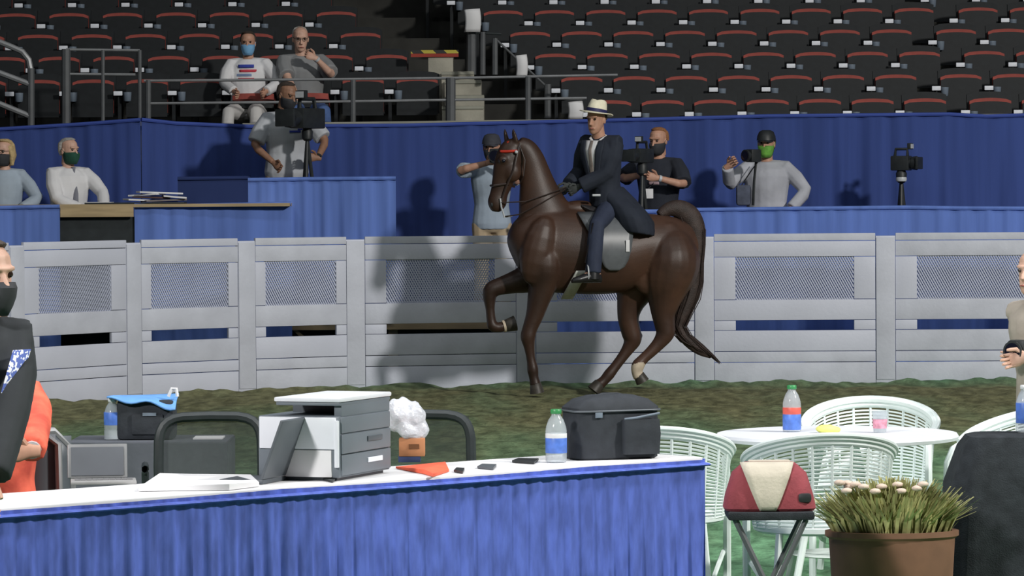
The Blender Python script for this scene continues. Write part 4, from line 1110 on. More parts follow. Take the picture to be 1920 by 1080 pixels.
def brim(j, f):
    a = 2 * math.pi * j / 36; r = .094 + .062 * f; x = r * .93 * math.cos(a); y = r * 1.1 * math.sin(a)
    z = .004 * f * (math.cos(a) ** 2) - .012 * f * max(0, math.sin(a)) - .010 * f * max(0, -math.sin(a))
    return V((x, y, z))
b = MB(); b.loft([[RH @ (brim(j, f) + V((0, 0, dz))) + hatp for j in range(36)] for f, dz in ((0, .004), (.5, .004), (1, .004), (1.02, 0), (1, -.004), (.5, -.004), (0, -.004))], cap=False)
b.build('hat_brim', STRAW, r_.root, off=r_.base)
b = MB(); b.lathe([(.0985, .004), (.0975, .026), (.096, .034)], hatp, 24, RH, sx=.91, sy=1.13); b.build('hat_band', M('navy_band', (36, 38, 84), .6, .05, 10), r_.root, off=r_.base)

# ================================================================== FOREGROUND: the officials' table
TZ = .75
A = PZ(1318, 857, TZ); B0 = PZ(440, 921, TZ)
u_ = (B0 - A); u_.z = 0; u_.normalize(); TL, TW = 3.66, .52
trz = math.atan2(-u_.y, -u_.x)              # local +x runs back towards the right end
TROOT = A + u_ * (TL / 2); TROOT.z = 0
table = thing('skirted_table', 'long white-topped table with pleated royal blue skirting in the foreground', 'table', TROOT, trz)
b = MB(); b.box((0, TW / 2, TZ - .012), (TL, TW, .024), bev=.006); b.build('tabletop', PAPER, table)
b = MB()
pleated(b, [(-TL / 2, -.006, .015, TZ - .004), (TL / 2 + .006, -.006, .015, TZ - .004)], .085, .012, 3, step=.0085, rows=8); b.build('skirt', BLUE_T, table)
b = MB(); pleated(b, [(TL / 2 + .006, -.006, .015, TZ - .004), (TL / 2 + .006, TW, .015, TZ - .004)], .085, .012, 6, step=.0085, rows=8); b.build('end_skirt', BLUE_T, table)
b = MB(); b.tube([(-TL / 2, -.010, TZ - .028), (TL / 2 + .008, -.010, TZ - .028), (TL / 2 + .012, TW, TZ - .028)], .024, 8, flat=.3); b.build('skirt_band', BLUE_T, table)
for sx in (-1, 0, 1):
    for y in (.06, TW - .06):
        b = MB(); b.tube([(sx * (TL / 2 - .12), y, 0), (sx * (TL / 2 - .12), y, TZ - .02)], .014, 8); b.build('leg', STEEL_D, table)

def slab(mb, c0, dx, dy, dz, bev=.006):
    """box from a corner with three edge vectors"""
    X, Y, Z = V(dx), V(dy), V(dz)
    Mx = Matrix((X.normalized(), Y.normalized(), Z.normalized())).transposed()
    return mb.box(V(c0) + (X + Y + Z) / 2, (X.length, Y.length, Z.length), Mx, bev=bev)
# ---- printer
pc = PZ(637, 903, TZ); al = math.radians(22); e1 = V((-math.cos(al), math.sin(al), 0)); e2 = V((math.sin(al), math.cos(al), 0)); EL, EW = .325, .45
pr = thing('laser_printer', 'large grey and white laser printer with raised white scanner lid on the blue-skirted table', 'printer', pc)
O = V((0, 0, 0)); Z = UP
b = MB(); slab(b, O + Z * .012, e1 * EL, e2 * EW, Z * .222, .008); b.build('body', GREY, pr)
b = MB(); slab(b, O + e1 * .02 + e2 * .02, e1 * (EL - .04), e2 * (EW - .04), Z * .014, 0); b.build('foot_base', GREY_D, pr)
b = MB(); slab(b, O - e2 * .008 + e1 * .012 + Z * .115, e1 * (EL - .02), e2 * .012, Z * .115, .004); b.build('white_upper_panel', WPLAS, pr)
b = MB(); slab(b, O - e2 * .006 + e1 * .03 + Z * .014, e1 * (EL - .10), e2 * .010, Z * .098, .004); b.build('white_lower_panel', PAPER, pr)
b = MB(); slab(b, O - e2 * .012 + e1 * .0 + Z * .05, e1 * .016, e2 * .012, Z * .17, .003); b.build('white_edge_strip', WPLAS, pr)
# paper drawers on the right face
for z0, z1 in ((.02, .094), (.098, .168)):
    b = MB(); slab(b, O - e1 * .008 + e2 * .01 + Z * z0, e1 * .012, e2 * (EW - .02), Z * (z1 - z0), .004); dr = b.build('paper_drawer', GREY, pr)
    b = MB(); slab(b, O - e1 * .013 + e2 * (EW * .5) + Z * (z0 + .034), e1 * .006, e2 * .13, Z * .018, .002); b.build('drawer_handle', CAP if z0 < .05 else GREY_D, dr)
b = MB(); slab(b, O - e1 * .006 + e2 * .01 + Z * .172, e1 * .012, e2 * (EW - .02), Z * .058, .004); b.build('side_cover', GREY, pr)
b = MB(); slab(b, O + e1 * .005 + e2 * .22 + Z * .232, e1 * (EL - .04), e2 * (EW - .23), Z * .042, .004); b.build('output_neck', GREY_D, pr)
b = MB(); slab(b, O + e1 * .0 + e2 * .02 + Z * .232, e1 * .03, e2 * (EW - .02), Z * .042, .004); b.build('scanner_support', GREY, pr)
b = MB(); slab(b, O + e1 * .0 + e2 * .005 + Z * .272, e1 * (EL - .07), e2 * EW, Z * .012, .004); b.build('scanner_bed', GREY, pr)
b = MB(); slab(b, O - e1 * .004 + e2 * .0 + Z * .285, e1 * (EL - .06), e2 * (EW + .01), Z * .016, .006); b.build('scanner_lid', WPLAS, pr)
# ---- laptop leaning side-on against the printer
lp = PZ(503, 907, TZ); t = thing('laptop', 'open dark laptop seen side-on against the white face of the printer', 'laptop', lp)
bx = V((-.94, .33, 0)).normalized(); by = V((.33, .94, 0)).normalized()
b = MB(); slab(b, bx * .0 - by * .05 + Z * .001, bx * .17, by * .22, Z * .016, .004); b.build('base', GREY_D, t)
sc_ = (-bx * .36 + Z * .94).normalized()
b = MB(); slab(b, -by * .05 + Z * .018, sc_ * .225, by * .22, sc_.cross(by) * .012, .004); b.build('screen_lid', GREY_D, t)
# ---- laptop on the left
lp = PZ(190, 905, TZ); t = thing('laptop', 'grey laptop with lit keyboard deck at the left end of the table', 'laptop', lp)
bx = V((.98, .12, 0)).normalized(); by = V((-.12, .98, 0)).normalized()
b = MB(); slab(b, -bx * .11 - by * .10, bx * .235, by * .16, Z * .012, .004); b.build('keyboard_deck', M('silver_deck', (158, 158, 158), .4, .08, 10), t)
b = MB()
for r_i in range(4):
    for c_i in range(10): slab(b, -bx * (.095 - .021 * c_i) - by * (.045 - .022 * r_i) + Z * .0122, bx * .018, by * .018, Z * .002, 0)
stuff(b.build('keys', M('laptop_keys', (120, 120, 122), .5, .05, 10), t))
sc_ = (by * .28 + Z).normalized()
b = MB(); slab(b, -bx * .12 + by * .06 + Z * .012, bx * .215, sc_ * .125, sc_.cross(bx) * -.01, .004); ld = b.build('screen_lid', M('laptop_bezel', (132, 134, 136), .4, .08, 10), t)
b = MB(); slab(b, -bx * .108 + by * .052 + Z * .022, bx * .19, sc_ * .105, sc_.cross(bx) * -.004, 0); b.build('screen', M('laptop_screen', (104, 108, 114), .2, .12, 3), ld)
# ---- bottles
CLEAR = M('clear_plastic', (206, 216, 222), .12, .04, 8, alpha=.42)
LAB_B = M('blue_label', (84, 122, 206), .4, .15, 30); LAB_R = M('red_label', (214, 96, 84), .4, .1, 30); CAP_G = M('green_cap', (60, 140, 84), .4, .1, 10); CAP_W = M('white_cap', (226, 228, 230), .4, .05, 10)
def bottle(label, base, h, r, capm, bands, turn=0.0):
    t = thing('water_bottle', label, 'bottle', base)
    b = MB(); b.lathe([(r * .85, 0), (r, .006), (r, h * .22), (r * .95, h * .25), (r, h * .28), (r, h * .60), (r * .93, h * .68), (r * .72, h * .80), (r * .45, h * .88), (r * .42, h * .93)], n=20); b.build('bottle_body', CLEAR, t)
    for z0, z1, mt in bands:
        b = MB(); b.lathe([(r * 1.005, h * z0), (r * 1.015, h * z0 + .001), (r * 1.015, h * z1), (r * 1.005, h * z1 + .001)], n=20); b.build('label_band', mt, t)
    b = MB(); b.lathe([(r * .50, h * .915), (r * .52, h * .92), (r * .52, h * .985), (r * .46, h)], n=14); b.build('bottle_cap', capm, t)
    return t
bottle('clear water bottle with blue label and green cap at the left of the black bag', PZ(1043, 867, TZ), .205, .041, CAP_G, [(.18, .46, LAB_B), (.46, .54, CAP_W)])
bottle('second water bottle, half hidden behind the black bag, with red label', PZ(1073, 859, TZ), .185, .038, CAP_W, [(.30, .50, M('brown_label', (130, 92, 70), .5, .2, 30)), (.50, .58, LAB_R)])
# ---- black equipment bag
bc = PZ(1163, 862, TZ); bd = V((.93, .36, 0)).normalized(); bn = V((-.36, .93, 0)).normalized(); bs_ = 480.0
t = thing('equipment_bag', 'big black padded equipment bag on the right end of the table', 'bag', bc)
Mx = Matrix((bd, bn, Z)).transposed()
BAGM = M('black_nylon', (50, 54, 60), .75, .12, 20, bump=.25, bscale=30, spec=.3)
def rr(z, hw, hd, cx=0, cy=0, n=24, pw=.35):
    out = []
    for j in range(n):
        a = 2 * math.pi * j / n; c, s_ = math.cos(a), math.sin(a)
        out.append(Mx @ V((cx + hw * math.copysign(abs(c) ** pw, c), cy + hd * math.copysign(abs(s_) ** pw, s_), z)))
    return out
b = MB(); b.loft([rr(.0, .165, .085, 0, .10), rr(.008, .176, .096, 0, .10), rr(.10, .180, .10, 0, .10), rr(.185, .176, .098, 0, .10)]); b.build('bag_body', BAGM, t)
b = MB(); b.loft([rr(.186, .180, .104, 0, .10), rr(.202, .178, .102, 0, .10), rr(.232, .140, .085, 0, .10), rr(.248, .085, .05, 0, .10), rr(.251, .03, .02, 0, .10)]); b.build('bag_lid', BAGM, t)
b = MB(); b.tube([Mx @ V((.184 * math.copysign(abs(math.cos(a)) ** .35, math.cos(a)), .10 + .106 * math.copysign(abs(math.sin(a)) ** .35, math.sin(a)), .190)) for a in [i * math.pi / 16 for i in range(32)]], .004, 5, closed=True); b.build('zip', GREY_D, t)
b = MB(); b.loft([rr(.02, .075, .02, .085, -.004), rr(.10, .078, .026, .085, -.006), rr(.155, .076, .022, .085, -.002)]); pk = b.build('front_pocket', BAGM, t)
b = MB(); b.tube([Mx @ V((.012, -.016, .158)), Mx @ V((.06, -.024, .163)), Mx @ V((.158, -.02, .178))], .005, 6); b.build('pocket_piping', CUP, pk)
b = MB(); slab(b, Mx @ V((-.105, -.006, .165)), bd * .03, bn * .004, Z * .022, .001); b.build('tag', CUP, t)
b = MB(); b.tube([Mx @ V((-.06, .10, .244)), Mx @ V((-.03, .10, .252)), Mx @ V((.03, .10, .252)), Mx @ V((.06, .10, .244))], .008, 6, flat=.6); b.build('carry_handle', BAGM, t)
# ---- small things on the table
q = PZ(768, 866, TZ); t = thing('snack_box', 'small brown cardboard box right of the printer under the plastic bag', 'box', q)
b = MB(); b.box((0, 0, .012), (.085, .07, .022)); b.build('box_base', M('navy_card', (70, 84, 130), .7, .1, 10), t)
b = MB(); b.box((0.01, 0, .058), (.10, .075, .07), bev=.004); b.build('carton', M('brown_card', (186, 128, 88), .8, .12, 12), t)
b = MB(); b.box((0.018, -.039, .062), (.04, .002, .018)); b.build('printed_mark', M('brown_mark', (110, 70, 40), .8), t)
mb = MB()
for i in range(16):
    mb.ball(V((random.uniform(-.055, .04), random.uniform(-.03, .03), .15 + random.uniform(-.05, .06))), random.uniform(.028, .045), 8)
mb.ball(V((.05, 0, .125)), .04, 10)
me = remesh(mb, .008, 1); 
for v in me.vertices:
    n_ = noise.noise(v.co * 38); v.co += v.co.normalized() * .008 * n_
me.materials.append(M('crinkled_plastic', (226, 230, 238), .18, .12, 20, bump=.9, bscale=40, alpha=.78, spec=.8)); o = link('plastic_bag', me); o.location = PZ(762, 866, TZ) ; 
for v in me.vertices: v.co.z -= .0
tag(o, 'crumpled clear plastic bag on the small brown box by the printer', 'bag')
def sheet(name, label, cat, pix, mat, z=TZ + .002, h=.004, wav=.0):
    pts = [PZ(x, y, z) for x, y in pix]; c = sum(pts, V()) / len(pts); n = len(pts); r2 = random.Random(len(label))
    b = MB(); vs = [p_ - c for p_ in pts] + [p_ - c + Z * (h + wav * r2.random()) for p_ in pts]
    b.add(vs, [tuple(range(n)), tuple(range(n, 2 * n))] + [(i, (i + 1) % n, (i + 1) % n + n, i + n) for i in range(n)])
    o = b.build(name, mat, smooth=False); o.location = c; return tag(o, label, cat)
sheet('folded_paper', 'orange-red folded flyer on the table right of the printer', 'flyer', [(742, 878), (835, 872), (842, 884), (812, 894), (796, 889)], M('orange_paper', (244, 106, 74), .7, .1, 12), h=.006, wav=.012)
sheet('papers', 'white loose papers spread left of the side-on laptop', 'papers', [(300, 898), (360, 893), (470, 899), (486, 912), (430, 919), (260, 921)], PAPER, h=.008, wav=.014)
sheet('pen', 'dark pen lying in front of the printer', 'pen', [(578, 893), (584, 891), (628, 902), (624, 905)], CAMB, h=.008)
for i, (x, y, wd, lab) in enumerate(((861, 884, 20, 'small dark grey object left of the two phones'), (913, 877, 36, 'grey phone lying flat in the middle of the table'), (985, 866, 50, 'dark phone lying left of the water bottle'))):
    sheet('phone', lab, 'phone', [(x - wd / 2, y + 1), (x - wd / 4, y - 4), (x + wd / 2, y - 3), (x + wd / 3, y + 4)], CAMB if i != 1 else GREY_D, h=.008)
# ---- task chairs behind the table
NET = M('chair_net', (62, 70, 68), .8, .1, 60, alpha=.62)
def task_chair(label, px, d, face=0.0):
    q = P(px, 800, d); t = thing('task_chair', label, 'chair', (q.x, d, 0), face, 'black mesh task chairs')
    loop = []
    for i in range(28):
        a = 2 * math.pi * i / 28; c, s_ = math.cos(a), math.sin(a)
        x = .215 * math.copysign(abs(c) ** .42, c); z = .66 + .205 * math.copysign(abs(s_) ** .42, s_); loop.append(V((x, .03 * (x / .2) ** 2 * -1 + .02, z)))
    b = MB(); b.tube(loop, .021, 8, closed=True); b.build('back_frame', BLACK, t)
    b = MB(); b.grid(lambda u, v: ((u - .5) * .41, .02 - .03 * ((u - .5) * 2) ** 2 + .012 * math.sin(v * math.pi), .46 + v * .40), 8, 6); b.build('back_mesh', NET, t)
    b = MB(); b.box((0, .28, .455), (.46, .46, .07), bev=.03); b.build('seat', BLACKF, t)
    b = MB(); b.tube([(0, .02, .48), (0, .0, .40), (0, .2, .39)], .025, 8); b.build('back_bracket', BLACK, t)
    b = MB(); b.lathe([(.03, .12), (.03, .42)], (0, .25, 0), 10); b.build('column', STEEL_D, t)
    for i in range(5):
        a = 2 * math.pi * i / 5; e = V((.28 * math.cos(a), .25 + .28 * math.sin(a), .06))
        b = MB(); b.tube([(0, .25, .12), e], [.022, .016], 7); lg = b.build('leg', BLACK, t)
        b = MB(); b.ball(e - Z * .032, (.022, .022, .028), 8); b.build('caster', CAMB, lg)
    for sx in (-1, 1):
        b = MB(); b.tube([(sx * .2, .25, .44), (sx * .27, .25, .46), (sx * .27, .22, .62), (sx * .27, .12, .64), (sx * .27, .36, .64)], .016, 7); b.build('armrest', BLACK, t)
task_chair('black mesh-backed task chair left of the printer', 394, 15.5, .1)
task_chair('black mesh-backed task chair right of the printer', 788, 15.55, -.1)
# ---- charcoal draped side table with cooler bag
CHAR = M('charcoal_cloth', (84, 88, 96), .85, .08, 8, bump=.2, bscale=20)
d_ = 16.55; q = P(285, 800, d_); t = thing('draped_side_table', 'side table under a charcoal cloth behind the left task chair', 'table', (q.x, d_, 0))
zt_ = 1.79 - (824 - 366) / (F / d_)
b = MB(); b.box((0, 0, zt_ - .015), (.70, .46, .03), bev=.008); b.build('tabletop', CHAR, t)
b = MB(); pleated(b, [(-.352, -.234, .03, zt_ - .004), (.352, -.234, .03, zt_ - .004)], .2, .008, 3, step=.02); b.build('front_cloth', CHAR, t)
for sx in (-1, 1):
    b = MB(); pleated(b, [(sx * .353, -.234, .03, zt_ - .004), (sx * .353, .234, .03, zt_ - .004)], .2, .008, 7 + sx, step=.02); b.build('side_cloth', CHAR, t)
    for sy in (-1, 1):
        b = MB(); b.box((sx * .3, sy * .18, (zt_ - .03) / 2), (.04, .04, zt_ - .03)); b.build('leg', STEEL_D, t)
q2 = P(276, 824, d_ - .05); cb_ = thing('cooler_bag', 'black cooler bag with a blue cloth over its top', 'bag', (q2.x, d_ - .05, zt_))
b = MB(); b.box((0, 0, .088), (.255, .17, .176), bev=.025); b.build('bag_body', BAGM, cb_)
b = MB(); b.box((.01, -.088, .07), (.14, .012, .09), bev=.006); b.build('front_pocket', BAGM, cb_)
b = MB(); b.box((.02, -.096, .115), (.06, .003, .014)); b.build('pale_print', CUP, cb_)
b = MB(); b.grid(lambda u, v: (-.165 + .30 * u, -.115 + .2 * v, .186 + .022 * math.sin(u * 4 + 1) * (1 - v) - .03 * (1 - v) ** 3 * (0.3 + math.sin(u * 5) ** 2) + .012 * u), 14, 10); o = b.build('blue_cloth', M('sky_blue_cloth', (104, 158, 222), .7, .1, 12), cb_); so = o.modifiers.new('s', 'SOLIDIFY'); so.thickness = .008
b = MB(); b.tube([(.10, -.05, .19), (.115, -.05, .225), (.135, -.05, .225), (.14, -.05, .19)], .008, 6); b.build('strap_loop', PAPER, cb_)
q2 = P(211, 824, d_ - .1); bottle('water bottle with blue label left of the black cooler bag', V((q2.x, d_ - .1, zt_)), .185, .037, CAP_W, [(.36, .66, LAB_B)])
q2 = P(392, 822, d_ - .02)
o = MB().box((0, 0, .003), (.13, .16, .006)).build('paper_pad', PAPER); o.location = (q2.x, d_ - .02, zt_); tag(o, 'white paper pad on the charcoal side table', 'paper')
# ---- round white table and wicker chairs
d_ = 16.25; q = P(1569, 812, d_); rz_t = q.z; RT = V((q.x, d_, 0))
t = thing('round_table', 'round white garden table among the white wicker chairs', 'table', RT)
b = MB(); b.lathe([(.50, rz_t - .03), (.525, rz_t - .026), (.53, rz_t - .012), (.522, rz_t), (.02, rz_t + .001)], n=40); b.build('tabletop', WPLAS, t)
for i in range(4):
    a = math.pi / 4 + i * math.pi / 2
    b = MB(); b.tube([(.10 * math.cos(a), .10 * math.sin(a), rz_t - .03), (.30 * math.cos(a), .30 * math.sin(a), .01)], .016, 8); b.build('leg', RESIN, t)
b = MB(); b.lathe([(.20, .20), (.21, .205), (.20, .21), (.19, .205)], n=24); b.build('foot_ring', RESIN, t)
def wicker(label, px, d, face, k=1.0, py=800):
    q = P(px, py, d); t = thing('wicker_chair', label, 'chair', (q.x, d, 0), face, 'white wicker garden chairs')
    def pt(a, z, f=1.0): return V((.30 * math.sin(a) * f, -.27 * math.cos(a) * f * (1 if abs(a) < 1.57 else .9), z))
    def rimz(a): return .64 + .155 * max(0, math.cos(a * .72)) ** 1.2
    A_ = 2.05; N_ = 36
    for k_, (dz, f) in enumerate(((0, 1.0), (-.022, .985), (.012, 1.05))):
        pts = [pt(-A_ + 2 * A_ * i / N_, rimz(-A_ + 2 * A_ * i / N_) + dz, f) for i in range(N_ + 1)]
        if k_ == 0:
            for side in (0, 1):
                e = pts[0] if side == 0 else pts[-1]; ext = [e + V((0, .05, -.02)), e + V((0, .085, -.08)), e + V((0, .095, -.25)), V((e.x, e.y + .085, 0))]
                pts = list(reversed(ext)) + pts if side == 0 else pts + ext
        b = MB(); b.tube(pts, (.017, .011, .011)[k_], 8); b.build(('rim', 'inner_rim', 'outer_rim')[k_], RESIN, t)
    b = MB()
    for i in range(22):
        f = i / 21
        pts = [pt(-A_ + .12 + 2 * (A_ - .12) * j / 30, (rimz(-A_ + 2 * A_ * j / 30) - .03) * (1 - f) + .42 * f, .985 - .08 * f) for j in range(31)]
        b.tube(pts, .0052, 4)
    stuff(b.build('woven_strands', RESIN, t, smooth=False))
    for i in range(15):
        a = -A_ + .12 + 2 * (A_ - .12) * i / 14
        b = MB(); b.tube([pt(a, rimz(a) - .01, .99), pt(a, .42, .90)], .007, 5); b.build('stake', RESIN, t)
    b = MB(); b.lathe([(.255, .395), (.272, .405), (.272, .425), (.25, .432), (.02, .430)], n=28, sy=.95); b.build('seat', RESIN, t)
    for sx in (-1, 1):
        b = MB(); b.tube([(sx * .2, -.17, .40), (sx * .24, -.24, 0)], .016, 7); b.build('back_leg', RESIN, t)
        b = MB(); b.tube([(sx * .235, -.2, .15), (sx * .25, .2, .25)], .011, 6); b.build('brace', RESIN, t)
    return t
wicker('white wicker chair in front of the round table with its woven back to the viewer', 1536, 15.25, .12)
wicker('white wicker chair behind the round table, its arched back rising above the top', 1632, 17.35, math.pi - .1)
wicker('white wicker chair half hidden behind the black equipment bag', 1236, 15.75, -.15)
wicker('white wicker chair at the right edge beyond the black draped stand', 1915, 16.55, 2.2)
q = P(1492, 806, d_ - .12); bottle('water bottle with red and blue label on the round white table', V((q.x, d_ + .10, rz_t)), .205, .040, CAP_G, [(.05, .38, LAB_B), (.38, .52, LAB_R)])
q = P(1652, 812, d_ - .05); t = thing('drinking_cup', 'clear plastic cup with pink print on the round table', 'cup', (q.x, d_, rz_t))
b = MB(); b.lathe([(.026, 0), (.028, .004), (.035, .095), (.033, .095), (.026, .008)], n=16); b.build('cup_wall', CLEAR, t)
b = MB(); b.lathe([(.0285, .02), (.0325, .06), (.033, .06), (.0295, .02)], n=16); b.build('pink_print', M('pink_print', (220, 150, 170), .5, .3, 40), t)
q = P(1550, 806, d_); mb = MB(); mb.ball((0, 0, .018), (.05, .04, .02), 12); mb.ball((.035, .01, .014), (.03, .03, .015), 10)
me = remesh(mb, .006, 2); me.materials.append(M('lemon_paper', (232, 232, 130), .7, .08, 20)); o = link('yellow_napkin', me); o.location = (q.x, d_, rz_t); tag(o, 'crumpled yellow napkin on the round white table', 'napkin')
# ---- black draped stand at the right
d_ = 14.9; q = P(1900, 812, d_); zt_ = q.z; t = thing('draped_stand', 'stand under a black cloth at the lower right edge', 'stand', (q.x, d_, 0))
def rr2(z, hw, hd, n=40, pw=.4, fold=0.0):
    out = []
    for j in range(n):
        a = 2 * math.pi * j / n; c, s_ = math.cos(a), math.sin(a); f = 1 + fold * math.sin(a * 9 + 1)
        out.append(V((hw * f * math.copysign(abs(c) ** pw, c), hd * f * math.copysign(abs(s_) ** pw, s_), z)))
    return out
b = MB(); b.loft([rr2(zt_, .05, .04), rr2(zt_, .155, .13), rr2(zt_ - .008, .185, .16), rr2(zt_ - .05, .215, .18, fold=.01), rr2(zt_ - .2, .265, .21, fold=.025), rr2(.02, .30, .24, fold=.05)], cap=False)
b.f.append(tuple(range(40))); b.mi.append(0)
b.build('cloth', BLACKF, t)
b = MB(); b.box((0, 0, zt_ / 2 - .01), (.08, .08, zt_ - .02)); b.build('post', STEEL_D, t)
bottle('water bottle with blue label at the right edge on the black draped stand', V((P(1923, 812, d_).x, d_ + .02, zt_ + .001)), .19, .036, CAP_W, [(.2, .62, LAB_B)])
# ---- beige and maroon bag on a stool
d_ = 13.9; q = P(1442, 925, d_); s_ = F / d_
t = thing('folding_stool', 'small dark folding stool under the beige and maroon bag', 'stool', (q.x, d_, 0)); zs = q.z - .06
b = MB(); b.box((0, 0, zs - .015), (.32, .26, .03), bev=.01); b.build('seat', BLACKF, t)
for sx in (-1, 1):
    for sy in (-1, 1):
        b = MB(); b.tube([(sx * .13, sy * .1, zs - .03), (-sx * .14, sy * .1, .0)], .011, 6); b.build('leg', STEEL_D, t)
t = thing('tote_bag', 'beige bag with maroon corners in front of the wicker chair', 'bag', (q.x, d_, zs))
hz = P(1442, 866, d_).z - zs
MAR = M('maroon_canvas', (142, 62, 70), .85, .1, 15, bump=.2, bscale=80); BEI = M('beige_canvas', (196, 188, 172), .85, .06, 15, bump=.2, bscale=80)
st = [(0, .165, .10), (.01, .172, .11), (hz * .3, .164, .108), (hz * .78, .138, .09), (hz * .95, .105, .06), (hz, .092, .045)]
b = MB(); b.loft([[V((x_, y_, z_)) for x_, y_, z_ in [(w_ * math.copysign(abs(math.cos(a)) ** .45, math.cos(a)), dd_ * math.copysign(abs(math.sin(a)) ** .45, math.sin(a)), z) for a in [2 * math.pi * j / 28 for j in range(28)]]] for z, w_, dd_ in st]); b.build('bag_body', MAR, t)
b = MB()
def bf(u, v):
    z = .004 + v * (hz - .002); i = 0
    while i < len(st) - 2 and st[i + 1][0] < z: i += 1
    f = min(1, (z - st[i][0]) / max(1e-6, st[i + 1][0] - st[i][0])); dd_ = st[i][2] + (st[i + 1][2] - st[i][2]) * f
    wv = .030 + .070 * v ** .9
    return V(((u - .5) * 2 * wv - .012, -dd_ - .005, z))
b.grid(bf, 6, 10); o = b.build('front_panel', BEI, t); so = o.modifiers.new('s', 'SOLIDIFY'); so.thickness = .006; so.offset = 0
b = MB(); b.box((0, 0, hz + .003), (.155, .05, .008), bev=.003); b.build('top_edge', BEI, t)
b = MB(); b.box((.125, -.085, .05), (.05, .05, .035), bev=.012); b.build('side_clip', CAMB, t)
# ---- straw-coloured plants in pots
GRS = M('olive_leaf', (140, 138, 84), .8, .35, 12, rgb2=(160, 160, 108)); PALEF = M('pale_bloom', (206, 186, 170), .8, .12, 20); POT = M('terracotta', (120, 86, 66), .8, .1, 10)
d_ = 14.45; q = P(1672, 930, d_); t = thing('planter', 'low planter of olive grassy leaves with pale blooms right of the beige bag', 'planter', (q.x, d_, 0))
b = MB(); b.lathe([(.21, 0), (.22, .01), (.245, .44), (.26, .45), (.26, .47), (.235, .47), (.225, .43)], n=28, sy=.62); b.build('tub', POT, t)
b = MB(); b.lathe([(.228, .445), (.01, .45)], n=20, sy=.62); b.build('soil', DARK, t)
b = MB(); r3 = random.Random(4); ztop_ = P(1672, 893, d_).z
for k in range(1500):
    a = r3.uniform(0, 2 * math.pi); rr_ = r3.uniform(.0, .22); e = r3.uniform(.01, .07); a2 = a + r3.uniform(-1, 1)
    p0 = V((rr_ * math.cos(a), rr_ * .6 * math.sin(a), .45)); hh = (ztop_ - .45) * r3.uniform(.55, 1.0) * (1 - .35 * (rr_ / .22) ** 2)
    p1 = p0 + V((e * .4 * math.cos(a2) + rr_ * .1 * math.cos(a), e * .4 * math.sin(a2), hh * .6)); p2 = p0 + V((e * math.cos(a2) + rr_ * .35 * math.cos(a), e * math.sin(a2), hh))
    sd = V((-math.sin(a2), math.cos(a2), 0)) * .007
    b.add([p0 - sd, p0 + sd, p1 + sd, p1 - sd, p2 + sd * .4, p2 - sd * .4], [(0, 1, 2, 3), (3, 2, 4, 5)])
stuff(b.build('grassy_leaves', GRS, t, smooth=False))
for k in range(12):
    b = MB(); b.ball((r3.uniform(-.22, .12), r3.uniform(-.14, -.06), ztop_ - r3.uniform(0.015, .05)), (.022, .020, .012), 8); b.build('bloom', PALEF, t)

# ================================================================== FOREGROUND PEOPLE
p = person('woman in black jacket and black mask at the left edge, standing in front of table', at(-128, 11.9, 0), math.radians(-24), 1.655, head_face=math.radians(-42), skin=SKIN_P, build=.92, lean=(0.0, -.30),
           wrR=at(-110, 11.8, .85), wrL=at(-30, 11.7, .85), hintL=V((1, .2, -.6)))
shirt(p, SH_W, 'blouse'); trousers(p, DPANT); shoes(p, SHOE); hair(p, HAIR_D, off=.014, zmin=-.06); face_mask(p, MASK_K)
shirt(p, M('black_jacket', (46, 50, 54), .85, .1, 8, bump=.2, bscale=20), 'jacket', .026, 'long', t0=-.16, t1=.97)
PAT = M('blue_white_pattern', (90, 112, 190), .8, .1, 70, rgb2=(226, 228, 238), lo=.48, hi=.52, detail=1)
for x in (-.135, .02): chest_patch(p, 'patterned_scarf', PAT, x, .44, .075, .82, .056)
p = person('seated person in coral red top at the left edge behind the table', at(-24, 13.95, 0), math.radians(5), 1.68, 'sit', skin=SKIN, seat=.47,
           wrL=PZ(58, 888, .80), wrR=at(-90, 13.4, .82), hintL=V((1.0, .3, -.8)), dirL=V((-.9, -.3, 0)))
shirt(p, M('coral_red_top', (226, 92, 74), .85, .2, 9, bump=.3, bscale=20, rgb2=(236, 110, 84)), loose=.02); trousers(p, DPANT); shoes(p, SHOE); hair(p, HAIR_D); watch(p, 'L', SCRN)
q = at(-24, 13.95, 0)
t = thing('steel_chair', 'grey metal framed chair under the seated person in coral red', 'chair', (q.x, 13.95, 0))
b = MB(); b.box((0, -.12, .435), (.44, .44, .035), bev=.012); b.build('seat', GREY_D, t)
b = MB(); b.tube([(-.24, .16, 0), (-.24, .19, .5), (-.23, .22, .84), (-.15, .235, .90), (.15, .235, .90), (.23, .22, .84), (.24, .19, .5), (.24, .16, 0)], .014, 8); b.build('back_frame', STEEL, t)
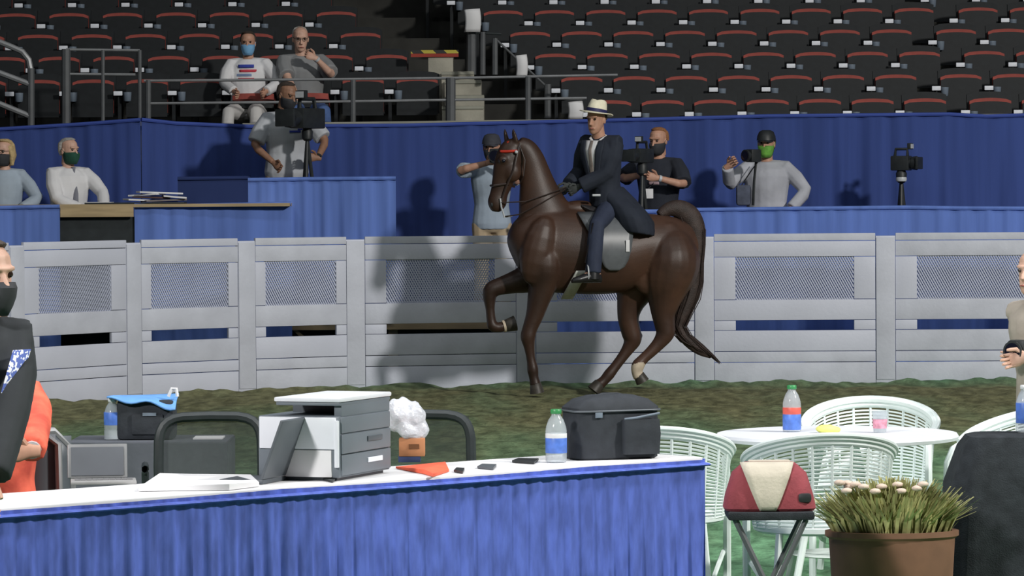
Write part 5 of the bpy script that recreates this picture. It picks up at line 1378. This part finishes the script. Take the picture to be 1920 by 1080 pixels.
b = MB(); b.grid(lambda u, v: ((u - .5) * .44, .205 + .03 * v, .52 + .36 * v), 6, 4); o = b.build('back_panel', GREY_D, t); so = o.modifiers.new('s', 'SOLIDIFY'); so.thickness = .012
for sx in (-1, 1):
    b = MB(); b.tube([(sx * .23, -.32, 0), (sx * .23, -.32, .62), (sx * .235, -.25, .66), (sx * .24, .20, .66)], .013, 8); b.build('arm_leg', STEEL, t)
d_ = 14.6; q = P(96, 850, d_)
t = thing('grey_chair', 'empty grey curved-back chair between the coral red person and the side table', 'chair', (q.x, d_, 0), .6)
b = MB(); b.tube([(-.20, .18, 0), (-.20, .2, .45), (-.19, .2, .78), (-.12, .21, .85), (.12, .21, .85), (.19, .2, .78), (.20, .2, .45), (.20, .18, 0)], .016, 8); b.build('back_frame', STEEL, t)
b = MB(); b.grid(lambda u, v: ((u - .5) * .38, .2 + .02 * math.cos((u - .5) * 3), .46 + .37 * v), 6, 4); o = b.build('back_panel', GREY_D, t); so = o.modifiers.new('s', 'SOLIDIFY'); so.thickness = .012
b = MB(); b.box((0, -.0, .44), (.40, .40, .03), bev=.01); b.build('seat', GREY_D, t)
for sx in (-1, 1):
    b = MB(); b.tube([(sx * .19, -.19, 0), (sx * .19, -.19, .43)], .014, 8); b.build('front_leg', STEEL, t)
p = person('man in stone grey shirt holding a dark camera at the right edge', at(1962, 17.35, 0), math.radians(55), 1.50, head_face=math.radians(40), skin=SKIN_P, lean=(.12, 0),
           wrR=P(1924, 656, 17.22), wrL=P(1926, 668, 17.02), hintR=V((.4, .2, -1)), hintL=V((1, -.3, -1)), dirR=V((-.7, -.4, -.3)), dirL=V((-.7, .3, -.2)))
shirt(p, M('stone_shirt', (172, 162, 150), .85, .08, 8, bump=.25, bscale=20), loose=.012); trousers(p, M('navy_trousers', (52, 58, 78), .85, .1, 8)); shoes(p, SHOE); hair(p, HAIR_G, off=.006, zmin=-.03, front=lambda z: -.02 if z < .06 else -.05); watch(p, 'R', CAMB)
camera_on('photo_camera', 'dark camera in the hands of the man at the right edge', (p.J['wR'] + p.J['wL']) / 2 + p.F * .045 + UP * .01, .7, 0, L=.09, tri=False, handle=False, hood=False, k=.8)
